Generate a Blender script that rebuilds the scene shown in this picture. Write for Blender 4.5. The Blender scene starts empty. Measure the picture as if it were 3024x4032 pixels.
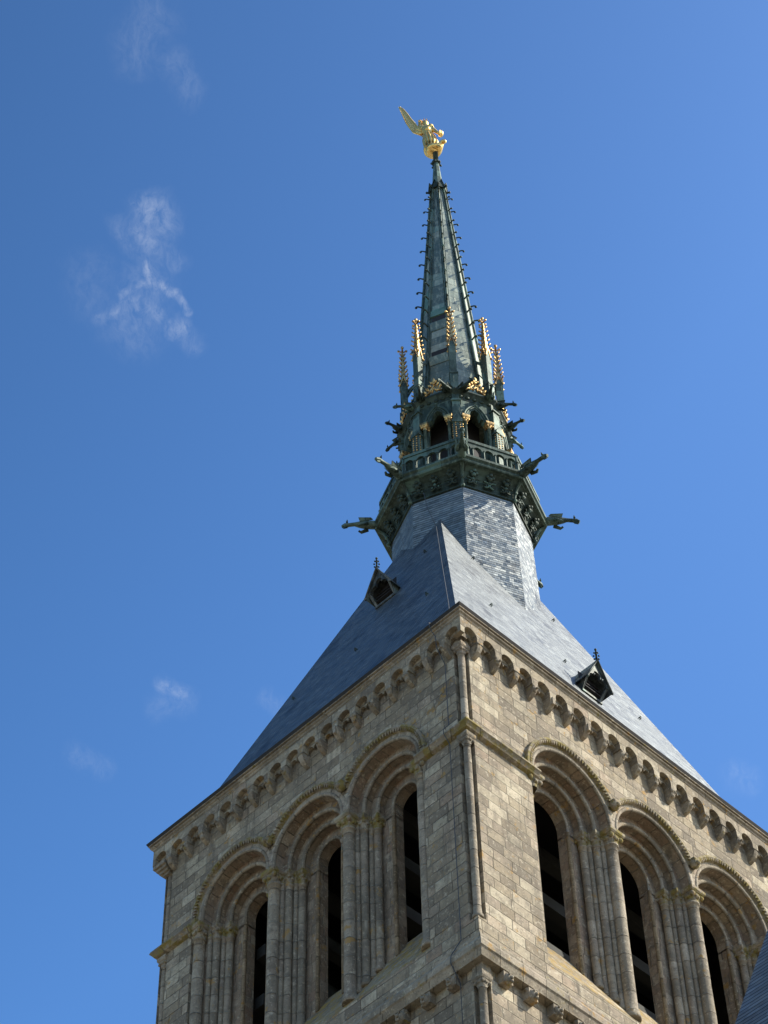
import bpy, math, random
from mathutils import Matrix, Vector
random.seed(7)
S = bpy.context.scene
COL = S.collection
PI = math.pi
rad = math.radians

# ------------------------------------------------------------------ camera
cd = bpy.data.cameras.new("camera")
cam = bpy.data.objects.new("camera", cd)
COL.objects.link(cam)
cd.sensor_fit = 'AUTO'
cd.sensor_width = 36.0
cd.lens = 9564.34 / 4032 * 36.0
cd.clip_start = 0.5
cd.clip_end = 9000
CAM = Vector((35.219, -39.909, -51.071))
R2 = Vector((0.69922, 0.71468, -0.01766))
U2 = Vector((0.57076, -0.54321, 0.61576))
B2 = Vector((0.43048, -0.44063, -0.78774))
cam.matrix_world = Matrix(((R2.x, U2.x, B2.x, CAM.x), (R2.y, U2.y, B2.y, CAM.y), (R2.z, U2.z, B2.z, CAM.z), (0, 0, 0, 1)))
S.camera = cam

# ------------------------------------------------------------------ light
SUN_AZ, SUN_EL = 42.0, 41.0            # azimuth counted from +X towards +Y
SUN_POWER, SKY_POWER, EXPOSURE = 4.65, 0.145, 0.6
sd = bpy.data.lights.new("sun", 'SUN')
sd.energy = SUN_POWER
sd.angle = rad(0.5)
sd.color = (1.0, 0.945, 0.86)
sun = bpy.data.objects.new("sun", sd)
COL.objects.link(sun)
sdir = Vector((math.cos(rad(SUN_EL)) * math.cos(rad(SUN_AZ)), math.cos(rad(SUN_EL)) * math.sin(rad(SUN_AZ)), math.sin(rad(SUN_EL))))
sun.rotation_euler = sdir.to_track_quat('Z', 'Y').to_euler()
sun.location = sdir * 200
S.view_settings.view_transform = 'Standard'
S.view_settings.look = 'None'
S.view_settings.exposure = EXPOSURE
S.view_settings.gamma = 1.0


class NT:
    """small helper to wire shader nodes"""
    def __init__(self, tree):
        self.t = tree
        tree.nodes.clear()

    def n(self, kind, **kw):
        nd = self.t.nodes.new(kind)
        for k, v in kw.items():
            setattr(nd, k, v)
        return nd

    def link(self, a, b):
        self.t.links.new(a, b)

    def put(self, sock, v):
        if hasattr(v, 'is_output') or isinstance(v, bpy.types.NodeSocket):
            self.link(v, sock)
        else:
            if isinstance(v, (tuple, list)) and len(v) == 3 and sock.type == 'RGBA':
                v = (*v, 1)
            sock.default_value = v

    def m(self, op, a, b=0.0, c=None, clamp=False):
        nd = self.n('ShaderNodeMath', operation=op)
        nd.use_clamp = clamp
        self.put(nd.inputs[0], a)
        self.put(nd.inputs[1], b)
        if c is not None:
            self.put(nd.inputs[2], c)
        return nd.outputs[0]

    def vm(self, op, a, b=(0, 0, 0)):
        nd = self.n('ShaderNodeVectorMath', operation=op)
        self.put(nd.inputs[0], a)
        self.put(nd.inputs[1], b)
        return nd.outputs['Value'] if op in ('DOT_PRODUCT', 'LENGTH') else nd.outputs[0]

    def mix(self, f, a, b, mode='MIX'):
        nd = self.n('ShaderNodeMix', data_type='RGBA', blend_type=mode)
        self.put(nd.inputs[0], f)
        self.put(nd.inputs[6], a)
        self.put(nd.inputs[7], b)
        return nd.outputs[2]

    def noise(self, vec, scale, detail=4.0, rough=0.55, dist=0.0):
        nd = self.n('ShaderNodeTexNoise')
        self.put(nd.inputs['Vector'], vec)
        nd.inputs['Scale'].default_value = scale
        nd.inputs['Detail'].default_value = detail
        nd.inputs['Roughness'].default_value = rough
        nd.inputs['Distortion'].default_value = dist
        return nd.outputs[0]

    def step(self, x, lo, hi):
        nd = self.n('ShaderNodeMapRange', interpolation_type='SMOOTHSTEP')
        self.put(nd.inputs[0], x)
        nd.inputs[1].default_value = lo
        nd.inputs[2].default_value = hi
        return nd.outputs[0]

    def ramp(self, x, stops, interp='LINEAR'):
        nd = self.n('ShaderNodeValToRGB')
        cr = nd.color_ramp
        cr.interpolation = interp
        while len(cr.elements) < len(stops):
            cr.elements.new(0.5)
        for e, (p, c) in zip(cr.elements, stops):
            e.position = p
            e.color = (*c, 1)
        self.put(nd.inputs[0], x)
        return nd.outputs[0]

    def comb(self, x, y, z=0.0):
        nd = self.n('ShaderNodeCombineXYZ')
        self.put(nd.inputs[0], x)
        self.put(nd.inputs[1], y)
        self.put(nd.inputs[2], z)
        return nd.outputs[0]


# ------------------------------------------------------------------ world: sky with a few cirrus wisps
W = bpy.data.worlds.new("World")
S.world = W
W.use_nodes = True
w = NT(W.node_tree)
sky = w.n('ShaderNodeTexSky', sky_type='NISHITA')
sky.sun_disc = False
sky.sun_elevation = rad(SUN_EL)
sky.sun_rotation = rad(90 - SUN_AZ)
sky.altitude = 50
sky.air_density = 1.0
sky.dust_density = 1.0
sky.ozone_density = 3.0
gen = w.n('ShaderNodeTexCoord').outputs['Generated']
# cirrus wisps: soft strokes fixed in the sky, in tangent coordinates round the direction -B2
fz = w.vm('DOT_PRODUCT', gen, tuple(-B2))
fz = w.m('MAXIMUM', fz, 0.05)
ta = w.m('DIVIDE', w.vm('DOT_PRODUCT', gen, tuple(R2)), fz)
tb = w.m('DIVIDE', w.vm('DOT_PRODUCT', gen, tuple(U2)), fz)
tp = w.comb(ta, tb, 0.0)
wn1 = w.n('ShaderNodeTexNoise')
w.link(tp, wn1.inputs['Vector'])
wn1.inputs['Scale'].default_value = 55.0
wn1.inputs['Detail'].default_value = 5.0
warp = w.vm('MULTIPLY', w.vm('SUBTRACT', wn1.outputs['Color'], (0.5, 0.5, 0.5)), (0.013, 0.013, 0.0))
wp = w.vm('ADD', tp, warp)


def stroke(p0, p1, r, op):
    A = Vector(((p0[0] - 1512) / 9564.0, (2016 - p0[1]) / 9564.0, 0))
    B = Vector(((p1[0] - 1512) / 9564.0, (2016 - p1[1]) / 9564.0, 0))
    ba = B - A
    pa = w.vm('SUBTRACT', wp, tuple(A))
    h = w.m('DIVIDE', w.vm('DOT_PRODUCT', pa, tuple(ba)), max(ba.dot(ba), 1e-8), clamp=True)
    sc_ = w.n('ShaderNodeVectorMath', operation='SCALE')
    sc_.inputs[0].default_value = tuple(ba)
    w.link(h, sc_.inputs['Scale'])
    d = w.vm('LENGTH', w.vm('SUBTRACT', pa, sc_.outputs[0]))
    return w.m('MULTIPLY', w.m('SUBTRACT', 1.0, w.step(d, 0.0, r / 9564.0)), op)


def pc(x, y):
    return (200 + x * 0.422, 700 + y * 0.422)


cover = None
for p0, p1, r, op in [(pc(930, 330), pc(1000, 400), 130, 0.30), (pc(840, 470), pc(960, 660), 70, 0.24), (pc(960, 640), pc(1160, 760), 70, 0.14), (pc(660, 470), pc(760, 620), 80, 0.12),
                      (pc(920, 850), pc(925, 990), 48, 0.42), (pc(985, 970), pc(1170, 1090), 34, 0.36), (pc(1170, 1090), pc(1290, 1250), 26, 0.34), (pc(870, 1010), pc(690, 1110), 46, 0.26),
                      (pc(880, 1200), pc(990, 1280), 60, 0.26), (pc(1130, 1390), pc(1220, 1370), 55, 0.36), (pc(1240, 1440), pc(1370, 1530), 60, 0.15), (pc(800, 1180), pc(620, 1270), 55, 0.24),
                      (pc(640, 1300), pc(500, 1320), 60, 0.15), (pc(880, 1050), pc(780, 1350), 190, 0.14), (pc(350, 900), pc(400, 1150), 150, 0.07), (pc(900, 560), pc(950, 800), 150, 0.10),
                      ((655, 2690), (700, 2720), 60, 0.26), ((640, 2770), (720, 2760), 90, 0.10), ((290, 2960), (400, 3030), 70, 0.09), ((1050, 2750), (1110, 2790), 60, 0.10),
                      ((600, 60), (540, 200), 150, 0.10), ((680, 240), (740, 360), 90, 0.10), ((2880, 3060), (2960, 3090), 80, 0.10)]:
    k = stroke(p0, p1, r, op)
    cover = k if cover is None else w.m('MAXIMUM', cover, k)
fib = w.n('ShaderNodeMapping')
fib.inputs['Rotation'].default_value = (0, 0, rad(28))
fib.inputs['Scale'].default_value = (1.05, 0.62, 1.0)
w.link(wp, fib.inputs[0])
fn = w.noise(fib.outputs[0], 270.0, 11.0, 0.70, 0.35)
cover = w.m('MULTIPLY', cover, w.step(fn, 0.24, 0.80))
cover = w.m('MULTIPLY', cover, 0.80, clamp=True)
# the air is deeper blue away from the sun and overhead, paler towards sun and horizon
sunf = w.vm('DOT_PRODUCT', gen, tuple(sdir))
sepg = w.n('ShaderNodeSeparateXYZ')
w.link(gen, sepg.inputs[0])
fac = w.m('SUBTRACT', w.m('ADD', 2.215, w.m('MULTIPLY', sunf, 1.2)), w.m('MULTIPLY', sepg.outputs[2], 2.2))
fac = w.m('MINIMUM', w.m('MAXIMUM', fac, 0.72), 1.16)
hs = w.n('ShaderNodeHueSaturation')
hs.inputs['Saturation'].default_value = 1.25
hs.inputs['Hue'].default_value = 0.503
w.link(sky.outputs[0], hs.inputs['Color'])
w.link(fac, hs.inputs['Value'])
col = w.mix(cover, hs.outputs[0], (4.4, 4.7, 5.1))
bg = w.n('ShaderNodeBackground')
w.put(bg.inputs[0], col)
bg.inputs[1].default_value = SKY_POWER
wo = w.n('ShaderNodeOutputWorld')
w.link(bg.outputs[0], wo.inputs[0])


# ------------------------------------------------------------------ materials
def new_mat(name):
    m = bpy.data.materials.new(name)
    m.use_nodes = True
    t = NT(m.node_tree)
    bs = t.n('ShaderNodeBsdfPrincipled')
    out = t.n('ShaderNodeOutputMaterial')
    t.link(bs.outputs[0], out.inputs[0])
    return m, t, bs


def bump(t, bs, height, strength, dist):
    b = t.n('ShaderNodeBump')
    b.inputs['Strength'].default_value = strength
    b.inputs['Distance'].default_value = dist
    t.put(b.inputs['Height'], height)
    t.link(b.outputs[0], bs.inputs['Normal'])


def blocks(t, h, wd, joint=0.012, wob=0.012, jitter=True):
    """irregular coursed blocks from the UV map (metres): returns random value per block, joint distance, fu, fv"""
    uv = t.n('ShaderNodeUVMap').outputs[0]
    pos = t.n('ShaderNodeNewGeometry').outputs['Position']
    sp = t.n('ShaderNodeSeparateXYZ')
    t.link(uv, sp.inputs[0])
    wv = t.m('MULTIPLY', t.m('SUBTRACT', t.noise(pos, 2.3, 2.0), 0.5), wob * 2)
    rnd_o = t.m('MULTIPLY', t.n('ShaderNodeObjectInfo').outputs['Random'], 57.0)
    v = t.m('ADD', t.m('DIVIDE', sp.outputs[1], h), t.m('DIVIDE', wv, h))
    row = t.m('FLOOR', v)
    fv = t.m('FRACT', v)
    wn = t.n('ShaderNodeTexWhiteNoise', noise_dimensions='1D')
    t.put(wn.inputs['W'], t.m('ADD', row, rnd_o))
    rr = wn.outputs[0]
    u = t.m('ADD', t.m('MULTIPLY', t.m('DIVIDE', sp.outputs[0], wd), t.m('ADD', t.m('MULTIPLY', rr, 0.7 if jitter else 0.0), 0.7 if jitter else 1.0)), t.m('MULTIPLY', rr, 19.0))
    colm = t.m('FLOOR', u)
    fu = t.m('FRACT', u)
    w2 = t.n('ShaderNodeTexWhiteNoise', noise_dimensions='3D')
    t.put(w2.inputs['Vector'], t.comb(colm, row, rnd_o))
    du = t.m('MULTIPLY', t.m('MINIMUM', fu, t.m('SUBTRACT', 1.0, fu)), wd)
    dv = t.m('MULTIPLY', t.m('MINIMUM', fv, t.m('SUBTRACT', 1.0, fv)), h)
    dist = t.m('MINIMUM', du, dv)
    return w2, dist, fu, fv, pos


def stone_mat(name, h=0.335, wd=0.62, tones=None, lichen=0.0, grime=0.5, joint=0.011, moss=(0.17, 0.15, 0.035)):
    m, t, bs = new_mat(name)
    w2, dist, fu, fv, pos = blocks(t, h, wd)
    tones = tones or [(0.0, (0.19, 0.165, 0.13)), (0.2, (0.265, 0.222, 0.16)), (0.45, (0.355, 0.305, 0.22)), (0.62, (0.285, 0.24, 0.185)), (0.78, (0.40, 0.355, 0.265)), (0.90, (0.52, 0.465, 0.355)), (1.0, (0.32, 0.245, 0.18))]
    c = t.ramp(w2.outputs[0], tones)
    mott = t.noise(pos, 3.1, 6.0, 0.68)
    c = t.mix(t.step(mott, 0.47, 0.66), c, t.mix(0.62, c, (0.16, 0.14, 0.11)))
    big = t.noise(pos, 0.55, 4.0, 0.6)
    c = t.mix(t.m('MULTIPLY', t.step(big, 0.42, 0.68), grime), c, (0.15, 0.135, 0.11))
    streak = t.noise(t.vm('MULTIPLY', pos, (3.4, 3.4, 0.38)), 1.0, 6.0, 0.66)
    c = t.mix(t.m('MULTIPLY', t.step(streak, 0.52, 0.68), 0.5), c, (0.125, 0.108, 0.085))
    speck = t.noise(pos, 17.0, 4.0, 0.75)
    c = t.mix(t.m('MULTIPLY', t.step(speck, 0.52, 0.68), 0.68), c, (0.115, 0.103, 0.082))
    pale = t.noise(t.vm('ADD', pos, (7.3, 1.1, 4.2)), 8.0, 5.0, 0.75)
    c = t.mix(t.m('MULTIPLY', t.step(pale, 0.54, 0.66), 0.58), c, (0.56, 0.51, 0.40))
    ln = t.noise(t.vm('ADD', pos, (3.0, 9.0, 1.0)), 2.1, 8.0, 0.7)
    c = t.mix(t.m('MULTIPLY', t.step(ln, 0.59, 0.65), 0.75), c, (0.36, 0.22, 0.065))
    if lichen:
        l2 = t.noise(t.vm('ADD', pos, (1.0, 2.0, 8.0)), 3.6, 7.0, 0.7)
        c = t.mix(t.step(l2, 0.66 - 0.32 * lichen, 0.74 - 0.2 * lichen), c, t.mix(t.noise(pos, 9.0), moss, (0.30, 0.24, 0.09)))
    jm = t.m('SUBTRACT', 1.0, t.step(dist, joint * 0.35, joint * 1.25))
    c = t.mix(t.m('MULTIPLY', jm, 0.72), c, t.mix(t.step(t.noise(pos, 0.9), 0.4, 0.6), (0.13, 0.115, 0.09), (0.40, 0.37, 0.30)))
    c = t.mix(1.0, c, (1.03, 0.985, 0.885), 'MULTIPLY')
    t.put(bs.inputs['Base Color'], c)
    bs.inputs['Roughness'].default_value = 0.92
    bs.inputs['Specular IOR Level'].default_value = 0.15
    hgt = t.m('ADD', t.m('MULTIPLY', t.step(dist, 0.0, joint * 1.6), 0.5), t.m('ADD', t.m('MULTIPLY', mott, 0.35), t.m('ADD', t.m('MULTIPLY', speck, 0.4), t.m('MULTIPLY', w2.outputs[0], 0.2))))
    bump(t, bs, hgt, 1.0, 0.06)
    return m


SROUGH, SIOR = 0.45, 1.93


def slate_mat(name, h=0.16, wd=0.26, base=(0.009, 0.014, 0.019), rough=SROUGH):
    m, t, bs = new_mat(name)
    w2, dist, fu, fv, pos = blocks(t, h, wd, wob=0.012)
    b0 = Vector(base)
    c = t.ramp(w2.outputs[0], [(0, tuple(b0 * 0.4)), (0.3, tuple(b0 * 0.75)), (0.6, tuple(b0)), (0.82, tuple(b0 * 1.5)), (1, tuple(b0 * 2.6))])
    uvn = t.n('ShaderNodeUVMap').outputs[0]
    st = t.noise(t.vm('MULTIPLY', uvn, (0.9, 5.5, 1.0)), 1.0, 6.0, 0.7, 0.4)       # courses repaired in runs
    c = t.mix(t.m('MULTIPLY', t.step(st, 0.47, 0.62), 0.65), c, tuple(b0 * 2.2))
    patch = t.noise(pos, 0.9, 6.0, 0.68)
    c = t.mix(t.m('MULTIPLY', t.step(patch, 0.50, 0.68), 0.55), c, tuple(b0 * 0.45))
    lich = t.noise(t.vm('ADD', pos, (4.0, 2.0, 5.0)), 2.6, 7.0, 0.72)
    c = t.mix(t.m('MULTIPLY', t.step(lich, 0.58, 0.70), 0.5), c, (0.040, 0.048, 0.044))
    fine = t.noise(pos, 12.0, 4.0, 0.7)
    c = t.mix(t.m('MULTIPLY', t.step(fine, 0.58, 0.74), 0.35), c, (0.045, 0.055, 0.058))
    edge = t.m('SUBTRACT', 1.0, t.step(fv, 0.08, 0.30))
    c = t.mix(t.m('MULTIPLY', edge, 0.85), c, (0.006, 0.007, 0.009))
    t.put(bs.inputs['Base Color'], c)
    t.put(bs.inputs['Roughness'], t.m('ADD', rough, t.m('ADD', t.m('MULTIPLY', w2.outputs[0], 0.14), t.m('MULTIPLY', edge, 0.3))))
    bs.inputs['IOR'].default_value = SIOR
    spv = t.n('ShaderNodeSeparateColor')
    t.link(w2.outputs[1], spv.inputs[0])
    gloss = t.m('ADD', 0.74, t.m('MULTIPLY', t.m('MULTIPLY', spv.outputs[2], t.step(st, 0.30, 0.66)), 0.8))
    gloss = t.m('MULTIPLY', gloss, t.m('SUBTRACT', 1.0, t.m('MULTIPLY', edge, 0.9)))
    gloss = t.m('MULTIPLY', gloss, t.m('SUBTRACT', 1.0, t.m('MULTIPLY', t.step(patch, 0.5, 0.68), 0.5)))
    t.put(bs.inputs['Specular IOR Level'], gloss)
    bs.inputs['Specular Tint'].default_value = (0.95, 1.0, 0.92, 1)
    sp = t.n('ShaderNodeSeparateColor')
    t.link(w2.outputs[1], sp.inputs[0])
    tilt = t.m('MULTIPLY', t.m('SUBTRACT', sp.outputs[1], 0.5), t.m('SUBTRACT', fu, 0.5))
    hgt = t.m('ADD', t.m('MULTIPLY', t.m('SUBTRACT', 1.0, fv), 0.6), t.m('ADD', t.m('MULTIPLY', tilt, 1.0), t.m('ADD', t.m('MULTIPLY', sp.outputs[0], 0.45), t.m('MULTIPLY', fine, 0.2))))
    bump(t, bs, hgt, 1.0, 0.045)
    return m


def lead_mat(name, base=(0.033, 0.053, 0.041), pale=(0.15, 0.21, 0.165), h=0.5, wd=0.95, metal=0.15, rough=0.55, seams=True, spec=0.4, ior=1.5):
    m, t, bs = new_mat(name)
    w2, dist, fu, fv, pos = blocks(t, h, wd, wob=0.02)
    b0 = Vector(base)
    c = t.ramp(w2.outputs[0], [(0, tuple(b0 * 0.7)), (0.45, tuple(b0)), (0.75, tuple(b0 * 1.35)), (0.9, tuple(b0.lerp(Vector(pale), 0.55))), (1, tuple(b0.lerp(Vector((0.11, 0.20, 0.16)), 0.8)))])
    st = t.noise(t.vm('MULTIPLY', pos, (5.0, 5.0, 1.2)), 1.4, 6.0, 0.7)
    c = t.mix(t.m('MULTIPLY', t.step(st, 0.46, 0.68), 0.65), c, pale)
    dk = t.noise(pos, 4.0, 5.0, 0.7)
    c = t.mix(t.m('MULTIPLY', t.step(dk, 0.5, 0.7), 0.6), c, (0.02, 0.026, 0.024))
    if seams:
        c = t.mix(t.m('SUBTRACT', 1.0, t.step(dist, 0.006, 0.022)), c, (0.015, 0.018, 0.017))
    t.put(bs.inputs['Base Color'], c)
    bs.inputs['Metallic'].default_value = metal
    bs.inputs['Specular IOR Level'].default_value = spec
    bs.inputs['IOR'].default_value = ior
    bs.inputs['Specular Tint'].default_value = (0.92, 1.0, 0.76, 1)
    t.put(bs.inputs['Roughness'], t.m('ADD', rough - 0.1, t.m('MULTIPLY', dk, 0.3)))
    sp = t.n('ShaderNodeSeparateColor')
    t.link(w2.outputs[1], sp.inputs[0])
    hgt = t.m('ADD', t.m('MULTIPLY', dk, 0.5), t.m('MULTIPLY', t.m('MULTIPLY', t.m('SUBTRACT', sp.outputs[1], 0.5), fu), 1.2))
    if seams:
        hgt = t.m('ADD', hgt, t.m('MULTIPLY', t.step(dist, 0.0, 0.03), 0.4))
    bump(t, bs, hgt, 0.6, 0.03)
    return m


def gold_mat(name, c0=(1.0, 0.70, 0.24), c1=(0.72, 0.45, 0.13), r0=0.30):
    m, t, bs = new_mat(name)
    pos = t.n('ShaderNodeNewGeometry').outputs['Position']
    n1 = t.noise(pos, 6.0, 5.0, 0.7)
    t.put(bs.inputs['Base Color'], t.mix(t.step(n1, 0.38, 0.62), c0, c1))
    bs.inputs['Metallic'].default_value = 1.0
    t.put(bs.inputs['Roughness'], t.m('ADD', r0, t.m('MULTIPLY', n1, 0.3)))
    bump(t, bs, t.noise(pos, 14.0, 4.0, 0.6), 0.5, 0.03)
    return m


def plain_mat(name, c, rough=0.85, spread=0.35, scale=2.0):
    m, t, bs = new_mat(name)
    pos = t.n('ShaderNodeNewGeometry').outputs['Position']
    n1 = t.noise(pos, scale, 6.0, 0.65)
    cv = Vector(c)
    t.put(bs.inputs['Base Color'], t.mix(n1, tuple(cv * (1 - spread)), tuple(cv * (1 + spread))))
    bs.inputs['Roughness'].default_value = rough
    bump(t, bs, n1, 0.4, 0.03)
    return m


GREY = [(0.0, (0.23, 0.20, 0.155)), (0.35, (0.30, 0.265, 0.205)), (0.6, (0.37, 0.325, 0.255)), (0.85, (0.28, 0.235, 0.185)), (1.0, (0.42, 0.375, 0.30))]
WARM = [(0.0, (0.23, 0.175, 0.125)), (0.35, (0.29, 0.225, 0.165)), (0.6, (0.35, 0.285, 0.21)), (0.8, (0.25, 0.17, 0.12)), (1.0, (0.40, 0.34, 0.26))]
M_STONE = stone_mat("granite_ashlar", h=0.345, wd=0.70, joint=0.012)
M_VOUSS = stone_mat("granite_archivolt", h=1.0, wd=0.42, tones=[(0.0, (0.33, 0.295, 0.235)), (0.5, (0.40, 0.36, 0.29)), (0.85, (0.36, 0.30, 0.24)), (1.0, (0.48, 0.44, 0.36))], grime=0.3, joint=0.012)
M_ARCH = stone_mat("granite_voussoir", h=1.0, wd=0.4, tones=WARM, joint=0.010, grime=0.35)
M_COL = stone_mat("granite_column", h=0.62, wd=9.0, tones=GREY, grime=0.7, joint=0.014)
M_TRIM = stone_mat("granite_trim", h=5.0, wd=0.8, tones=GREY, lichen=0.25, grime=0.6)
M_MOSS = stone_mat("granite_lichen", h=5.0, wd=0.8, tones=GREY, lichen=0.72, grime=0.5, moss=(0.14, 0.12, 0.036))
M_SILL = stone_mat("granite_sill", h=0.30, wd=0.7, lichen=0.65, moss=(0.36, 0.22, 0.05))
M_SLATE = slate_mat("roof_slate", h=0.165, wd=0.28)
M_DRUM = slate_mat("drum_slate", h=0.118, wd=0.18, base=(0.024, 0.033, 0.040))
M_NAVE = slate_mat("dark_slate", h=0.17, wd=0.26, base=(0.014, 0.021, 0.032), rough=0.6)
M_SHEET = lead_mat("lead_sheet", base=(0.058, 0.077, 0.055), pale=(0.40, 0.42, 0.31), metal=0.0, rough=0.46, spec=0.85, ior=1.8, h=0.5, wd=2.6)
M_LEAD = lead_mat("lead_ornament", seams=False)
M_DARKLEAD = lead_mat("dark_lead", base=(0.018, 0.030, 0.024), pale=(0.065, 0.095, 0.075), seams=False)
M_COPPER = lead_mat("green_copper", base=(0.085, 0.17, 0.135), pale=(0.13, 0.24, 0.19), seams=False, metal=0.0)
M_GOLD = gold_mat("gilding")
M_OLDGOLD = gold_mat("worn_gilding", (0.80, 0.53, 0.20), (0.24, 0.15, 0.065), 0.33)
M_GREYLEAD = lead_mat("grey_lead", base=(0.048, 0.052, 0.050), pale=(0.22, 0.23, 0.21), seams=False)
M_WOOD = plain_mat("old_oak", (0.055, 0.055, 0.045))
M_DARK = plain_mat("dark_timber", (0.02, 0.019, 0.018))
M_CABLE = plain_mat("braided_copper", (0.045, 0.052, 0.055), rough=0.7)
M_FLASH = plain_mat("weathered_coping", (0.030, 0.027, 0.022), rough=0.95)
M_GROUND = plain_mat("pale_paving", (0.22, 0.19, 0.14), scale=0.4)


# ------------------------------------------------------------------ mesh building
class MB:
    def __init__(s, M=None):
        s.v, s.f, s.uv, s.sm = [], [], [], []
        s.M = M or Matrix.Identity(4)

    def add(s, p):
        s.v.append(s.M @ Vector(p))
        return len(s.v) - 1

    def face(s, pts, uvs=None, smooth=False):
        idx = [s.add(p) for p in pts]
        s.f.append(idx)
        s.uv.append(uvs)
        s.sm.append(smooth)

    def grid(s, P, UV=None, smooth=True, close_u=False):
        n, m = len(P), len(P[0])
        ids = [[s.add(p) for p in row] for row in P]
        for i in range(n - 1):
            for j in range(m if close_u else m - 1):
                k = (j + 1) % m
                s.f.append([ids[i][j], ids[i + 1][j], ids[i + 1][k], ids[i][k]])
                s.uv.append(UV(i, j) if UV else None)
                s.sm.append(smooth)
        return ids

    def box(s, lo, hi, taper=None):
        x0, y0, z0 = lo
        x1, y1, z1 = hi
        b = [(x0, y0, z0), (x1, y0, z0), (x1, y1, z0), (x0, y1, z0)]
        t = [(x0, y0, z1), (x1, y0, z1), (x1, y1, z1), (x0, y1, z1)]
        if taper:
            cx, cy = (x0 + x1) / 2, (y0 + y1) / 2
            t = [(cx + (p[0] - cx) * taper, cy + (p[1] - cy) * taper, p[2]) for p in t]
        s.face(b[::-1])
        s.face(t)
        for i in range(4):
            k = (i + 1) % 4
            s.face([b[i], b[k], t[k], t[i]])

    def prism(s, poly, d0, d1):
        """polygon in (u, z), extruded along d"""
        a = [(p[0], d0, p[1]) for p in poly]
        b = [(p[0], d1, p[1]) for p in poly]
        s.face(a)
        s.face(b[::-1])
        for i in range(len(poly)):
            k = (i + 1) % len(poly)
            s.face([a[i], b[i], b[k], a[k]])

    def tube(s, path, r, n=8, cap=True, uvscale=None):
        pts = [Vector(p) for p in path]
        rs = r if isinstance(r, (list, tuple)) else [r] * len(pts)
        rings = []
        prev = None
        acc = 0.0
        lens = []
        for i, p in enumerate(pts):
            a = pts[max(i - 1, 0)]
            b = pts[min(i + 1, len(pts) - 1)]
            if i:
                acc += (p - pts[i - 1]).length
            lens.append(acc)
            t = (b - a).normalized()
            if prev is None:
                ref = Vector((0, 0, 1)) if abs(t.z) < 0.9 else Vector((1, 0, 0))
                x = t.cross(ref).normalized()
            else:
                x = (prev - t * prev.dot(t)).normalized()
            prev = x
            y = t.cross(x)
            rings.append([p + (x * math.cos(2 * PI * k / n) + y * math.sin(2 * PI * k / n)) * rs[i] for k in range(n)])

        def UV(i, j):
            return [(j * 0.02 + 0.3, lens[i]), (j * 0.02 + 0.3, lens[i + 1]), ((j + 1) * 0.02 + 0.3, lens[i + 1]), ((j + 1) * 0.02 + 0.3, lens[i])]
        ids = s.grid(rings, UV, True, True)
        if cap:
            for ring in (ids[0], ids[-1]):
                s.f.append(list(ring))
                s.uv.append(None)
                s.sm.append(False)

    def lathe(s, prof, n=16, c=(0, 0), phase=0.0, smooth=True, cap=True, flat_uv=False):
        P = []
        for (r, z) in prof:
            P.append([(c[0] + r * math.cos(phase + 2 * PI * k / n), c[1] + r * math.sin(phase + 2 * PI * k / n), z) for k in range(n)])
        L = [0.0]
        for a, b in zip(prof, prof[1:]):
            L.append(L[-1] + math.hypot(b[0] - a[0], b[1] - a[1]))
        side = [2 * math.sin(PI / n) * p[0] for p in prof]

        def UVc(i, j):
            return [(0.3 + j * 0.01, prof[i][1]), (0.3 + j * 0.01, prof[i + 1][1]), (0.31 + j * 0.01, prof[i + 1][1]), (0.31 + j * 0.01, prof[i][1])]

        def UVf(i, j):
            o = j * 7.37
            return [(o - side[i] / 2, L[i]), (o - side[i + 1] / 2, L[i + 1]), (o + side[i + 1] / 2, L[i + 1]), (o + side[i] / 2, L[i])]
        ids = s.grid(P, UVf if flat_uv else UVc, smooth, True)
        if cap:
            for ring in (ids[0], ids[-1]):
                s.f.append(list(ring))
                s.uv.append(None)
                s.sm.append(False)

    def ball(s, c, r, n=8, m=6, sc=(1, 1, 1)):
        P = []
        for i in range(m + 1):
            th = PI * i / m
            rr = max(math.sin(th), 0.02)
            P.append([(c[0] + sc[0] * r * rr * math.cos(2 * PI * k / n), c[1] + sc[1] * r * rr * math.sin(2 * PI * k / n), c[2] + sc[2] * r * math.cos(th)) for k in range(n)])
        s.grid(P, None, True, True)

    def mesh(s, name):
        me = bpy.data.meshes.new(name)
        me.from_pydata([tuple(v) for v in s.v], [], s.f)
        uvl = me.uv_layers.new(name="UVMap")
        for p, uvs, sm in zip(me.polygons, s.uv, s.sm):
            p.use_smooth = sm
            if uvs is None:
                nrm = p.normal
                ax = max(range(3), key=lambda i: abs(nrm[i]))
                uvs = []
                for vi in p.vertices:
                    co = me.vertices[vi].co
                    uvs.append((co.y, co.z) if ax == 0 else (co.x, co.z) if ax == 1 else (co.x, co.y))
            for li, q in zip(p.loop_indices, uvs):
                uvl.data[li].uv = q
        return me


WM = {}


def empty(name, loc, label, cat):
    o = bpy.data.objects.new(name, None)
    o.location = loc
    COL.objects.link(o)
    o['label'] = label
    o['category'] = cat
    WM[o] = Matrix.Translation(loc)
    return o


def put(name, me, mat, parent=None, M=None, label=None):
    """link one object for a mesh; M is its world matrix"""
    if isinstance(me, MB):
        me = me.mesh(name)
    o = bpy.data.objects.new(name, me)
    if mat and not me.materials:
        me.materials.append(mat)
    M = M or Matrix.Identity(4)
    o.matrix_basis = M
    if parent is not None:
        o.parent = parent
        o.matrix_parent_inverse = WM[parent].inverted()
    WM[o] = M
    COL.objects.link(o)
    if label:
        o['label'] = label
    return o


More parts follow.
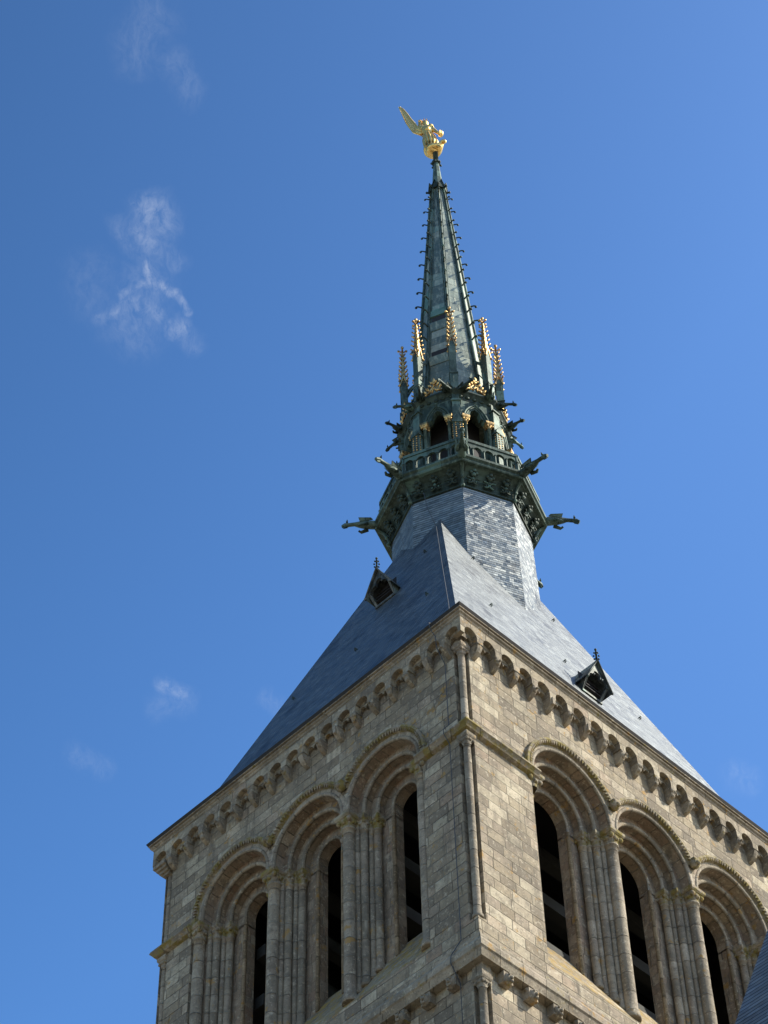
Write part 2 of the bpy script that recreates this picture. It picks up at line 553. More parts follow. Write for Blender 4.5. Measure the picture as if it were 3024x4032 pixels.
def frame(az, off=0.0):
    """local (u, d, z): u to the right seen from outside, d inward, at azimuth az"""
    a = rad(az)
    return Matrix(((-math.sin(a), -math.cos(a), 0, 0), (math.cos(a), -math.sin(a), 0, 0), (0, 0, 1, 0), (0, 0, 0, 1)))


# ================================================================== GROUND
GZ = -52.75
g = MB()
for i in range(24):
    a0, a1 = 2 * PI * i / 24, 2 * PI * (i + 1) / 24
    g.face([(0, 0, GZ), (4000 * math.cos(a0), 4000 * math.sin(a0), GZ), (4000 * math.cos(a1), 4000 * math.sin(a1), GZ)])
o = put("ground", g, M_GROUND)
o['kind'] = 'structure'

# ================================================================== BELL TOWER
X0, X1, Y0, Y1 = -6.11, 6.05, -7.2, 7.55
tower = empty("bell_tower", (0, 0, GZ), "square pale stone bell tower with deep round-arched openings and a steep slate roof", "bell tower")
F_R = Matrix(((0, -1, 0, X1), (1, 0, 0, 0), (0, 0, 1, 0), (0, 0, 0, 1)))       # (u,d,z) -> (X1-d, u, z)
F_L = Matrix(((1, 0, 0, 0), (0, 1, 0, Y0), (0, 0, 1, 0), (0, 0, 0, 1)))        # (u,d,z) -> (u, Y0+d, z)
NOTCH = 0.29
ZTOP, ZSTR, ZLOW = -0.30, -4.40, -11.70
FACES = {
    'R': dict(M=F_R, u0=Y0, u1=Y1, c=[-3.10, 0.25, 3.60], half=1.675, zs=-4.14, R=[1.52, 1.26, 1.00, 0.72], Ra=1.50, Rb=1.25, hood=1.86, ends=(1.62, 1.70), cols=(None, 1.50)),
    'L': dict(M=F_L, u0=X0, u1=X1, c=[-2.99, -0.03, 2.93], half=1.48, zs=-4.06, R=[1.33, 1.07, 0.80, 0.46], Ra=1.31, Rb=1.05, hood=1.70, ends=(1.79, 1.50), cols=(1.60, 1.33)),
}
ZIMP = -4.32
ZSB, ZSF = -8.75, -10.95          # sill: at the back of the opening and at the wall plane
DBACK = 1.22

wall = MB()
for key, F in FACES.items():
    wall.M = F['M']
    h = F['half']
    R0 = F['R'][0]
    zs = F['zs']
    bl = F['c'][0] - F['ends'][0]
    br = F['c'][2] + F['ends'][1]

    def q(u0, u1, z0, z1, d=0.0):
        wall.face([(u0, d, z0), (u1, d, z0), (u1, d, z1), (u0, d, z1)])
    a, b = F['u0'], F['u1']
    # corner piers with the nook for the corner shaft above z = -11
    for (p0, p1, corner) in ((a, bl, 0), (br, b, 1)):
        e0 = p0 + NOTCH if corner == 0 else p0
        e1 = p1 if corner == 0 else p1 - NOTCH
        q(e0, e1, -10.95, ZTOP)
        q(p0, p1, ZLOW - 0.8, -10.95)
        q(e0, e1, -24.0, ZLOW - 0.8)
        # notch cheeks
        ce = e0 if corner == 0 else e1
        wall.face([(ce, 0, -10.95), (ce, NOTCH, -10.95), (ce, NOTCH, ZTOP), (ce, 0, ZTOP)])
        wall.face([(ce, 0, -24.0), (ce, NOTCH, -24.0), (ce, NOTCH, -12.51), (ce, 0, -12.51)])
        ou = p0 if corner == 0 else p1
        # ledge on the nook
        wall.face([(ce, 0, -10.95), (ou, 0, -10.95), (ou, NOTCH, -10.95), (ce, NOTCH, -10.95)])
        # returns of the end piers beside the openings
        re = bl if corner == 0 else br
        wall.face([(re, 0, -11.0), (re, 0.34, -11.0), (re, 0.34, ZIMP + 0.3), (re, 0, ZIMP + 0.3)])
    # strip below the sills
    q(bl, br, -24.0, ZSF)
    # spandrels above the arches
    N = 28
    for c in F['c']:
        us = [-R0 * math.cos(PI * i / N) for i in range(N + 1)]
        for u0, u1 in zip(us, us[1:]):
            z0 = zs + math.sqrt(max(R0 * R0 - u0 * u0, 0))
            z1 = zs + math.sqrt(max(R0 * R0 - u1 * u1, 0))
            wall.face([(c + u0, 0, z0), (c + u1, 0, z1), (c + u1, 0, ZTOP), (c + u0, 0, ZTOP)])
    edges = [bl] + [v for c in F['c'] for v in (c - R0, c + R0)] + [br]
    for i in range(0, len(edges), 2):
        q(edges[i], edges[i + 1], ZIMP - 0.02, ZTOP)
    # below the string and cornice: plain wall down to the ground, the other two sides plain
    q(a, b, GZ, -24.0)
wall.M = Matrix.Identity(4)
wall.face([(X0, Y0, GZ), (X0, Y1, GZ), (X0, Y1, ZTOP), (X0, Y0, ZTOP)])
wall.face([(X0, Y1, GZ), (X1, Y1, GZ), (X1, Y1, ZTOP), (X0, Y1, ZTOP)])
put("wall", wall, M_STONE, tower)

# the belfry room behind the openings, with the timber bell frame seen in the dark
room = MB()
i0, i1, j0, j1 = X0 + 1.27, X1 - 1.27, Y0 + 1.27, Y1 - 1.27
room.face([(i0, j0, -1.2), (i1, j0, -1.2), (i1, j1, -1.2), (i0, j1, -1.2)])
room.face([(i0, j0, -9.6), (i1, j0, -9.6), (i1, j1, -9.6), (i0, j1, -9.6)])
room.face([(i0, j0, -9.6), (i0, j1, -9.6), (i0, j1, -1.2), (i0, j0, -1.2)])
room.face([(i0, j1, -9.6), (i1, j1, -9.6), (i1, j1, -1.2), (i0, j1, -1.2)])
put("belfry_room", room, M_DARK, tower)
k = 0
for z in (-3.1, -4.9, -6.7, -8.4):
    for x in (-3.6, -2.2, 0.0, 1.6, 3.2):
        bm_ = MB()
        bm_.box((x - 0.17, j0 + 0.3, z - 0.2), (x + 0.17, j1 - 0.3, z + 0.2))
        put("bell_frame_beam", bm_, M_WOOD, tower)

# ---- the windows (bays)
def arc_pts(c, R, d, zs, n=40):
    return [(c - R * math.cos(PI * i / n), d, zs + R * math.sin(PI * i / n)) for i in range(n + 1)]


def sill_z(d):
    return ZSF + (ZSB - ZSF) * d / DBACK


def column_mb(r, ztop, zbot, ring=True):
    m = MB()
    prof = [(r * 1.32, zbot), (r * 1.32, zbot + 0.12), (r * 1.12, zbot + 0.16), (r * 1.24, zbot + 0.22), (r * 1.02, zbot + 0.29)]
    z = zbot + 0.29
    while z < ztop - 0.5:
        z += 0.31
        prof.append((r * random.uniform(0.97, 1.03), z))
    prof.append((r, ztop - 0.06))
    prof += [(r * 1.22, ztop - 0.05), (r * 1.25, ztop - 0.01), (r, ztop)]
    m.lathe(prof, 14)
    return m


def capital_mb(r, z0, z1, proj):
    """flared carved block under a square abacus"""
    m = MB()
    n = 16
    P = []
    for i in range(6):
        t = i / 5
        row = []
        for k in range(n):
            a = 2 * PI * k / n
            sq = 1.0 / max(abs(math.cos(a)), abs(math.sin(a)))
            rr = r * 1.05 + (proj * 0.92 - r * 1.05) * t ** 1.6
            rr *= 1 + (sq - 1) * t * 0.8
            rr *= 1 + 0.08 * math.sin(4 * a + i * 2.1)
            row.append((rr * math.cos(a), rr * math.sin(a), z0 + (z1 - 0.14 - z0) * t))
        P.append(row)
    m.grid(P, None, True, True)
    for sx in (-1, 1):
        for sy in (-1, 1):
            m.ball((sx * proj * 0.72, sy * proj * 0.72, z1 - 0.22), proj * 0.3, 7, 5)
            m.ball((sx * proj * 0.1, sy * proj * 0.72, z0 + (z1 - z0) * 0.42), proj * 0.26, 7, 5)
            m.ball((sx * proj * 0.72, sy * proj * 0.1, z0 + (z1 - z0) * 0.42), proj * 0.26, 7, 5)
    m.lathe([(proj * 0.95 * 1.414, z1 - 0.14), (proj * 1.1 * 1.414, z1 - 0.09), (proj * 1.12 * 1.414, z1)], 4, phase=PI / 4, smooth=False)
    return m


for key, F in FACES.items():
    R = F['R']
    zs = F['zs']
    DS = [0.0, 0.34, 0.60, 0.86, DBACK]
    prof = [(R[0], 0.0)]
    for i in range(4):
        prof.append((R[i], DS[i + 1]))
        if i < 3:
            prof.append((R[i + 1], DS[i + 1]))
    jam_in = [(F['half'], 0.30), (F['Ra'], 0.30), (F['Ra'], 0.60), (F['Rb'], 0.60), (F['Rb'], 0.86), (R[3], 0.86), (R[3], DBACK)]
    meshes = None
    for bi, c in enumerate(F['c']):
        T = F['M'] @ Matrix.Translation((c, 0, 0))
        m = MB()
        n = 44
        # arch orders
        for si, (pa, pb) in enumerate(zip(prof, prof[1:])):
            Ru = (pa[0] + pb[0]) / 2
            A = arc_pts(0, pa[0], pa[1], zs, n)
            B = arc_pts(0, pb[0], pb[1], zs, n)
            for i in range(n):
                u0, u1 = PI * i / n * Ru, PI * (i + 1) / n * Ru
                m.face([A[i], A[i + 1], B[i + 1], B[i]], [(u0, si + 0.02), (u1, si + 0.02), (u1, si + 0.98), (u0, si + 0.98)])
            for sx in (-1, 1):       # stilt between impost and springing
                m.face([(sx * pa[0], pa[1], ZIMP - 0.1), (sx * pa[0], pa[1], zs), (sx * pb[0], pb[1], zs), (sx * pb[0], pb[1], ZIMP - 0.1)],
                       [(0, si + 0.02), (0.2, si + 0.02), (0.2, si + 0.98), (0, si + 0.98)])
        # jambs
        for sx, end in ((-1, bi == 0), (1, bi == 2)):
            jp = list(jam_in)
            if end:
                jp[0] = (F['ends'][0 if sx < 0 else 1], 0.30)
            for pa, pb in zip(jp, jp[1:]):
                zb0, zb1 = sill_z(pa[1]) - 0.05, sill_z(pb[1]) - 0.05
                du = abs(pa[0] - pb[0]) + abs(pa[1] - pb[1])
                m.face([(sx * pa[0], pa[1], zb0), (sx * pb[0], pb[1], zb1), (sx * pb[0], pb[1], ZIMP - 0.05), (sx * pa[0], pa[1], ZIMP - 0.05)],
                       [(pa[0] + pa[1], zb0 * 3.03), (pa[0] + pa[1] + du, zb1 * 3.03), (pa[0] + pa[1] + du, ZIMP * 3.03), (pa[0] + pa[1], ZIMP * 3.03)])
        win = put("window", m, M_ARCH, tower, T)
        vr = MB()
        Rin, Rout = R[0] + 0.09, F['hood'] - 0.16
        for i in range(44):
            a0, a1 = PI * i / 44, PI * (i + 1) / 44
            f = lambda a_, r_, d_=-0.006: (-r_ * math.cos(a_), d_, zs + r_ * math.sin(a_))
            rr0 = [min(Rout, F['half'] / max(abs(math.cos(a_)), 1e-4)) if not (end_ok) else Rout for a_, end_ok in ((a0, (bi == 0 and a0 < PI / 2) or (bi == 2 and a0 > PI / 2)), (a1, (bi == 0 and a1 <= PI / 2) or (bi == 2 and a1 > PI / 2)))]
            um = (Rin + Rout) / 2
            vr.face([f(a0, Rin), f(a1, Rin), f(a1, rr0[1]), f(a0, rr0[0])], [(a0 * um, 0.02), (a1 * um, 0.02), (a1 * um, 0.98), (a0 * um, 0.98)])
            vr.face([f(a0, Rin), f(a1, Rin), f(a1, Rin, 0.01), f(a0, Rin, 0.01)], [(a0 * um, 0.02), (a1 * um, 0.02), (a1 * um, 0.05), (a0 * um, 0.05)])
        put("archivolt", vr, M_VOUSS, win, T)
        # roll mouldings on the arrises
        rolls = MB()
        for (Rr, d, rr) in ((R[0] + 0.035, 0.015, 0.058), (R[1] + 0.02, 0.36, 0.066), (R[2] + 0.02, 0.62, 0.062), (R[3] + 0.03, 0.875, 0.048)):
            pts = [(-Rr, d, ZIMP)] + arc_pts(0, Rr, d, zs, 40) + [(Rr, d, ZIMP)]
            rolls.tube(pts, rr, 8)
        for sx in (-1, 1):
            rolls.tube([(sx * (R[3] + 0.03), 0.875, sill_z(0.87)), (sx * (R[3] + 0.03), 0.875, ZIMP)], 0.055, 8)
        put("arch_roll", rolls, M_COL, win, T)
        # hood mould with its row of teeth
        hd = MB()
        Ho, Hi = F['hood'], F['hood'] - 0.17
        lim = math.acos(min(1, F['half'] / (Ho - 0.02)))
        th0 = 0.0 if bi == 0 else lim
        th1 = PI if bi == 2 else PI - lim
        n = 44
        ring = [(Ho, 0.0), (Ho, -0.13), (Ho - 0.07, -0.15), (Hi + 0.03, -0.07), (Hi, 0.0)]
        P = []
        for i in range(n + 1):
            th = th0 + (th1 - th0) * i / n
            P.append([(-Rr * math.cos(th), d, zs + Rr * math.sin(th)) for Rr, d in ring])
        hd.grid(P, lambda i, j: [(i * 0.1, 0.3), ((i + 1) * 0.1, 0.3), ((i + 1) * 0.1, 0.5), (i * 0.1, 0.5)], False)
        nt = int((th1 - th0) * Ho / 0.115)
        for i in range(nt):
            th = th0 + (th1 - th0) * (i + 0.5) / nt
            dl = 0.045 / Ho
            apex = (-(Hi - 0.03) * math.cos(th), -0.12, zs + (Hi - 0.03) * math.sin(th))
            bs_ = [(-(Hi + 0.075) * math.cos(th - dl), -0.155, zs + (Hi + 0.075) * math.sin(th - dl)), (-(Hi + 0.075) * math.cos(th + dl), -0.155, zs + (Hi + 0.075) * math.sin(th + dl)),
                   (-(Hi + 0.03) * math.cos(th), -0.05, zs + (Hi + 0.03) * math.sin(th))]
            hd.face([apex, bs_[0], bs_[1]])
            hd.face([apex, bs_[1], bs_[2]])
            hd.face([apex, bs_[2], bs_[0]])
        if bi == 0:       # stilt down to the string course
            hd.box((-Ho, -0.13, ZIMP), (-Hi, 0.02, zs))
        if bi == 2:
            hd.box((Hi, -0.13, ZIMP), (Ho, 0.02, zs))
        if bi < 2:        # carved stop where two hoods meet
            zz = zs + Ho * math.sin(lim) + 0.02
            hd.ball((F['half'], -0.14, zz), 0.17, 9, 7, (1, 0.9, 1.15))
            hd.ball((F['half'], -0.26, zz - 0.06), 0.08, 7, 5)
            hd.ball((F['half'] - 0.1, -0.22, zz + 0.06), 0.06, 7, 5)
            hd.ball((F['half'] + 0.1, -0.22, zz + 0.06), 0.06, 7, 5)
        put("hood_mould", hd, M_MOSS, win, T)
        # glacis sill
        sl = MB()
        e0 = -F['half'] if bi else -F['ends'][0]
        e1 = F['half'] if bi < 2 else F['ends'][1]
        sl.face([(e0, -0.004, ZSF), (e1, -0.004, ZSF), (e1, DBACK, ZSB), (e0, DBACK, ZSB)], [(e0, 0), (e1, 0), (e1, 2.5), (e0, 2.5)])
        sl.face([(e0, DBACK, ZSB), (e1, DBACK, ZSB), (e1, DBACK + 0.2, ZSB - 0.5), (e0, DBACK + 0.2, ZSB - 0.5)])
        put("sill", sl, M_SILL, win, T)
        # shafts and capitals of the stepped jambs
        if meshes is None:
            meshes = {}
            for nm, r, d in (("s1", 0.075, 0.34), ("c2", 0.112, 0.46), ("s2", 0.075, 0.60), ("c1", 0.112, 0.72), ("b", 0.168, 0.155)):
                zt = ZIMP - (0.42 if nm in ("c1", "c2", "b") else 0.36)
                cm = column_mb(r, zt, sill_z(d) - 0.12).mesh("column")
                cm.materials.append(M_COL)
                km = capital_mb(r, zt - 0.01, ZIMP + 0.02, 0.265 if nm == "b" else 0.175 if nm[0] == "c" else 0.105).mesh("capital")
                km.materials.append(M_MOSS)
                meshes[nm] = (cm, km)
        spots = {"s1": (F['Ra'] + 0.03, 0.33), "c2": (F['Ra'] - 0.105, 0.455), "s2": (F['Rb'] + 0.03, 0.60), "c1": (F['Rb'] - 0.105, 0.715)}
        for nm, (r, d) in spots.items():
            for sx in (-1, 1):
                Tc = T @ Matrix.Translation((sx * r, d, 0))
                cobj = put("column", meshes[nm][0], None, win, Tc)
                put("capital", meshes[nm][1], None, win, Tc)
        # the big shafts standing in front of the piers
        bigs = []
        if bi == 0 and F['cols'][0]:
            bigs.append(-F['cols'][0])
        bigs.append(F['half'] if bi < 2 else F['cols'][1])
        for r in bigs:
            Tc = T @ Matrix.Translation((r, 0.155, 0))
            cobj = put("pier_column", meshes["b"][0], None, tower, Tc)
            put("capital", meshes["b"][1], None, cobj, Tc)
        # (the arrises of each order end on small imposts)
    # end capital of the string course at the near corner of the sunlit face
    if key == 'R':
        Tc = F['M'] @ Matrix.Translation((F['c'][0] - 1.52, 0.16, 0))
        put("impost_capital", meshes["b"][1], None, tower, Tc)

# ---- ring mouldings round the tower
def ring_mb(prof, ua=True, cut=None):
    """prof: (projection, z) swept round the plan; cut limits the run on each visible side"""
    m = MB()
    P = []
    def corner(sx, sy, p):
        return ((X1 + p) if sx > 0 else (X0 - p), (Y1 + p) if sy > 0 else (Y0 - p))
    loop = [(-1, -1), (1, -1), (1, 1), (-1, 1)]
    for i in range(4):
        a, b = loop[i], loop[(i + 1) % 4]
        for (p0, z0), (p1, z1) in zip(prof, prof[1:]):
            A0, B0 = corner(*a, p0), corner(*b, p0)
            A1, B1 = corner(*a, p1), corner(*b, p1)
            L = math.hypot(B0[0] - A0[0], B0[1] - A0[1])
            m.face([(*A0, z0), (*B0, z0), (*B1, z1), (*A1, z1)], [(0, 0.1), (L, 0.1), (L, 0.3), (0, 0.3)])
    return m


def arcp(p0, p1, bulge, n=5):
    """round moulding between two profile points"""
    a, b = Vector(p0), Vector(p1)
    t = b - a
    nr = Vector((t.y, -t.x)).normalized()
    return [tuple(a + t * (i / n) + nr * bulge * math.sin(PI * i / n)) for i in range(n + 1)]


put("cornice", ring_mb([(0.0, -0.30), (0.315, -0.30), (0.33, -0.255)] + arcp((0.335, -0.245), (0.35, -0.135), 0.05) + [(0.35, -0.13), (0.425, -0.125), (0.43, -0.098)]), M_TRIM, tower)
put("cornice_flashing", ring_mb([(0.40, -0.096), (0.435, -0.092), (0.472, -0.02), (0.475, 0.0), (0.44, 0.015), (-0.3, 0.03)]), M_FLASH, tower)
put("lower_cornice", ring_mb([(0.0, -11.52), (0.05, -11.60)] + arcp((0.06, -11.62), (0.13, -11.72), -0.045) + [(0.15, -11.74)] + arcp((0.16, -11.78), (0.25, -11.93), -0.05)
                             + [(0.27, -11.95), (0.345, -12.10), (0.35, -12.28), (0.31, -12.32), (0.25, -12.47), (0.24, -12.50), (0.0, -12.50)]), M_TRIM, tower)
# string course: only on the corner piers of the two seen sides, whole on the others
st = MB()
sp_ = [(0.0, -4.06), (0.09, -4.11), (0.215, -4.25), (0.235, -4.33), (0.19, -4.37), (0.13, -4.46), (0.0, -4.50)]
def run(A, B, nv, close):
    for (p0, z0), (p1, z1) in zip(sp_, sp_[1:]):
        L = (Vector(B) - Vector(A)).length
        def off(Q, p, end):
            e = Vector(close[end]) * p
            return (Q[0] + nv[0] * p + e[0], Q[1] + nv[1] * p + e[1])
        st.face([(*off(A, p0, 0), z0), (*off(B, p0, 1), z0), (*off(B, p1, 1), z1), (*off(A, p1, 0), z1)], [(0, .1), (L, .1), (L, .3), (0, .3)])
    for Q, e in ((A, 0), (B, 1)):
        st.face([(Q[0] + nv[0] * p + close[e][0] * p, Q[1] + nv[1] * p + close[e][1] * p, z) for p, z in sp_])
FR, FL = FACES['R'], FACES['L']
st = MB()
run((FL['c'][2] + FL['ends'][1] - 0.12, Y0), (X1, Y0), (0, -1), ((0, 0), (1, 0)))
run((X1, Y0), (X1, FR['c'][0] - FR['ends'][0] + 0.16), (1, 0), ((0, -1), (0, 0)))
put("string_course", st, M_MOSS, tower)
st = MB()
run((X0, Y0), (FL['c'][0] - FL['ends'][0] + 0.10, Y0), (0, -1), ((-1, 0), (0, 0)))
run((X0, Y1), (X0, Y0), (-1, 0), ((0, 1), (0, -1)))
run((X1, Y1), (X0, Y1), (0, 1), ((1, 0), (-1, 0)))
run((X1, FR['c'][2] + FR['ends'][1]), (X1, Y1), (1, 0), ((0, 0), (0, 1)))
put("string_course", st, M_MOSS, tower)

# ---- corner shafts
def corner_shaft(cx, cy, z0, z1, capz):
    m = MB()
    prof = [(0.15, z0), (0.14, z0 + 0.12), (0.115, z0 + 0.16)]
    z = z0 + 0.16
    while z < z1 - 0.5:
        z += 0.3
        prof.append((0.10 * random.uniform(0.97, 1.04), z))
    prof.append((0.10, z1))
    m.lathe(prof, 14, (cx, cy))
    s = put("corner_shaft", m, M_COL, tower)
    c = capital_mb(0.105, z1 - 0.01, z1 + 0.36, 0.165)
    put("capital", c, M_TRIM, s, Matrix.Translation((cx, cy, 0)))
for cx, cy in ((X1 - 0.115, Y0 + 0.115), (X0 + 0.115, Y0 + 0.115), (X1 - 0.115, Y1 - 0.115)):
    corner_shaft(cx, cy, -10.95, -4.88, 0)
    corner_shaft(cx, cy, -4.12, -1.32, 0)
for cx, cy in ((X1 - 0.10, Y0 + 0.10), (X0 + 0.10, Y0 + 0.10)):
    corner_shaft(cx, cy, -24.0, -13.15, 0)
    m = MB()
    m.box((cx - 0.16, cy - 0.16, -12.8), (cx + 0.16, cy + 0.16, -12.49))
    put("corner_block", m, M_TRIM, tower)

# ---- arcaded corbel table under the cornice
PT = 0.30
def corbel_mb(kind):
    """carved corbel, local: top at z=0, projects to d=-0.3"""
    m = MB()
    w_ = 0.115
    P = []
    prof = [(-0.30, 0.0), (-0.30, -0.10), (-0.27, -0.2), (-0.22, -0.30), (-0.12, -0.40), (0.0, -0.45)]
    for i, (d, z) in enumerate(prof):
        ww = w_ * (1 - 0.07 * i) + random.uniform(-0.008, 0.008)
        P.append([(-ww, 0.02, z), (-ww, d, z), (0, d - 0.015, z - 0.01), (ww, d, z), (ww, 0.02, z)])
    m.grid(P, None, False)
    m.face([P[-1][k] for k in range(5)])
    if kind == 0:
        m.ball((0, -0.25, -0.17), 0.11, 9, 7, (0.9, 0.8, 1.2))
        m.ball((0, -0.36, -0.19), 0.045, 7, 5)
        m.ball((-0.075, -0.28, -0.06), 0.045, 7, 5)
        m.ball((0.075, -0.28, -0.06), 0.045, 7, 5)
    elif kind == 1:
        for i in range(4):
            m.tube([(-0.115, -0.29 + 0.05 * i, -0.05 - 0.09 * i), (0.115, -0.29 + 0.05 * i, -0.05 - 0.09 * i)], 0.04, 8)
    elif kind == 2:
        m.ball((-0.05, -0.26, -0.12), 0.075, 8, 6)
        m.ball((0.05, -0.26, -0.12), 0.075, 8, 6)
        m.ball((0, -0.21, -0.28), 0.085, 8, 6)
    else:
        m.box((-0.05, -0.34, -0.3), (0.05, -0.05, 0.0))
    me = m.mesh("corbel")
    me.materials.append(M_TRIM)
    return me
CORB = [corbel_mb(k % 4) for k in range(8)]
band = MB()
for key, F in FACES.items():
    band.M = F['M']
    if key == 'R':
        cs = [-7.10 + 0.729 * i for i in range(21)]
    else:
        cs = [5.99 - 0.709 * i for i in range(18)][::-1]
    per = cs[1] - cs[0]
    lo, hi = F['u0'] - PT, F['u1'] + PT
    ra, zsp, zb = 0.245, -0.80, -0.93
    n = 12
    cur = lo
    for c in cs:
        a, b = c - ra, c + ra
        band.face([(cur, -PT, zb), (a, -PT, zb), (a, -PT, -0.29), (cur, -PT, -0.29)])
        cb0 = max(cur, F['u0'] + 0.003) if key == 'L' else cur
        if a > cb0:
            band.face([(cb0, -PT, zb), (a, -PT, zb), (a, 0.02, zb), (cb0, 0.02, zb)])
        us = [-ra * math.cos(PI * i / n) for i in range(n + 1)]
        zz = [zsp + math.sqrt(max(ra * ra - u * u, 0)) for u in us]
        for i in range(n):
            band.face([(c + us[i], -PT, zz[i]), (c + us[i + 1], -PT, zz[i + 1]), (c + us[i + 1], -PT, -0.29), (c + us[i], -PT, -0.29)])
            band.face([(c + us[i], -PT, zz[i]), (c + us[i + 1], -PT, zz[i + 1]), (c + us[i + 1], 0.02, zz[i + 1]), (c + us[i], 0.02, zz[i])])
        for e in (a, b):
            band.face([(e, -PT, zb), (e, -PT, zsp), (e, 0.02, zsp), (e, 0.02, zb)])
        # the inner pair of lobes
        for sx in (-1, 1):
            cc = c + sx * ra / 2
            rr = ra / 2 - 0.012
            ul = [-rr * math.cos(PI * i / 8) for i in range(9)]
            for i in range(8):
                za, zc = zsp - 0.05 + math.sqrt(max(rr * rr - ul[i] ** 2, 0)), zsp - 0.05 + math.sqrt(max(rr * rr - ul[i + 1] ** 2, 0))
                band.face([(cc + ul[i], -0.13, za), (cc + ul[i + 1], -0.13, zc), (cc + ul[i + 1], -0.13, zsp + ra), (cc + ul[i], -0.13, zsp + ra)])
                band.face([(cc + ul[i], -0.13, za), (cc + ul[i + 1], -0.13, zc), (cc + ul[i + 1], 0.01, zc), (cc + ul[i], 0.01, za)])
        band.box((c - 0.014, -0.13, zsp - 0.05), (c + 0.014, 0.01, zsp + ra))
        cur = b
        if c + per / 2 > F['u1'] - 0.05 or c + per / 2 < F['u0'] + 0.05:
            continue
        cb = put("corbel", CORB[random.randrange(8)], None, tower, F['M'] @ Matrix.Translation((c + per / 2 + random.uniform(-0.012, 0.012), 0.0, zb)) @ Matrix.Rotation(rad(random.uniform(-4, 4)), 4, 'Z') @ Matrix.Scale(random.uniform(0.84, 0.96), 4, (0, 0, 1)) @ Matrix.Scale(0.9, 4, (1, 0, 0)))
    band.face([(cur, -PT, zb), (hi, -PT, zb), (hi, -PT, -0.29), (cur, -PT, -0.29)])
    hb = min(hi, F['u1'] - 0.003) if key == 'L' else hi
    if hb > cur:
        band.face([(cur, -PT, zb), (hb, -PT, zb), (hb, 0.02, zb), (cur, 0.02, zb)])
    # ends
band.M = Matrix.Identity(4)
band.face([(X0 - PT, Y0 - PT, -0.93), (X0 - PT, Y1 + PT, -0.93), (X0 - PT, Y1 + PT, -0.29), (X0 - PT, Y0 - PT, -0.29)])
band.face([(X0 - PT, Y0 - PT, -0.93), (X0 - PT, Y1 + PT, -0.93), (X0, Y1 + PT, -0.93), (X0, Y0 - PT, -0.93)])
put("corbel_table", band, M_STONE, tower)
for cx, cy, sx, sy in ((X0, Y0, -1, -1),):
    m = MB()
    for i, (p_, z0_, z1_) in enumerate(((PT - 0.012, -1.06, -0.92), (0.22, -1.16, -1.06), (0.15, -1.26, -1.16), (0.08, -1.34, -1.26))):
        xa, xb = sorted((cx + sx * p_, cx - sx * 0.22))
        ya, yb_ = sorted((cy + sy * p_, cy - sy * 0.22))
        m.box((xa, ya, z0_), (xb, yb_, z1_))
    put("corner_corbel", m, M_TRIM, tower)
for cx, cy, sx in ((X1, Y0, 1), (X0, Y0, -1)):
    m = MB()
    xa, xb = sorted((cx + sx * 0.004, cx - sx * (NOTCH + 0.02)))
    m.box((xa, cy - 0.004, -0.955), (xb, cy + NOTCH + 0.02, -0.62))
    put("corner_block", m, M_TRIM, tower)
# heads under the lower cornice
def head_mb(kind):
    m = MB()
    m.box((-0.15, -0.22, -0.33), (0.15, 0.03, 0.0))
    m.ball((0, -0.2, -0.2), 0.15, 10, 7, (1, 0.85, 1.15))
    m.ball((0, -0.33, -0.22), 0.05, 7, 5)
    m.ball((-0.06, -0.31, -0.14), 0.035, 6, 5)
    m.ball((0.06, -0.31, -0.14), 0.035, 6, 5)
    if kind:
        m.ball((-0.13, -0.14, -0.06), 0.07, 7, 5)
        m.ball((0.13, -0.14, -0.06), 0.07, 7, 5)
    m.tube([(-0.06, -0.30, -0.31), (0.06, -0.30, -0.31)], 0.035, 6)
    me = m.mesh("corbel_head")
    me.materials.append(M_TRIM)
    return me
HEADS = [head_mb(0), head_mb(1)]
for i in range(9):
    put("corbel_head", HEADS[i % 2], None, tower, F_R @ Matrix.Translation((-6.52 + 0.86 * i, 0.0, -12.5)))
for i in range(9):
    put("corbel_head", HEADS[(i + 1) % 2], None, tower, F_L @ Matrix.Translation((5.25 - 0.86 * i, 0.0, -12.5)))

# ---- pyramid roof
EI, SL = 0.59, 2.755
rx, ry = 6.5 - EI, 7.648 - EI
zr = SL * rx
rm = MB()
Z0R = -0.02
A = [(-rx, -ry, Z0R), (rx, -ry, Z0R), (rx, ry, Z0R), (-rx, ry, Z0R)]
ra_, rb_ = (0, -(ry - rx), zr), (0, ry - rx, zr)
cs_ = math.sqrt(1 + 1 / SL ** 2)
rm.face([A[0], A[1], ra_], [(-rx, 0), (rx, 0), (0, zr * cs_)])
rm.face([A[1], A[2], rb_, ra_], [(100 - ry, 0), (100 + ry, 0), (100 + ry - rx, zr * cs_), (100 - ry + rx, zr * cs_)])
rm.face([A[2], A[3], rb_], [(200 - rx, 0), (200 + rx, 0), (200, zr * cs_)])
rm.face([A[3], A[0], ra_, rb_], [(300 - ry, 0), (300 + ry, 0), (300 + ry - rx, zr * cs_), (300 - ry + rx, zr * cs_)])
rm.face(A[::-1])
roof = put("roof", rm, M_SLATE, tower)
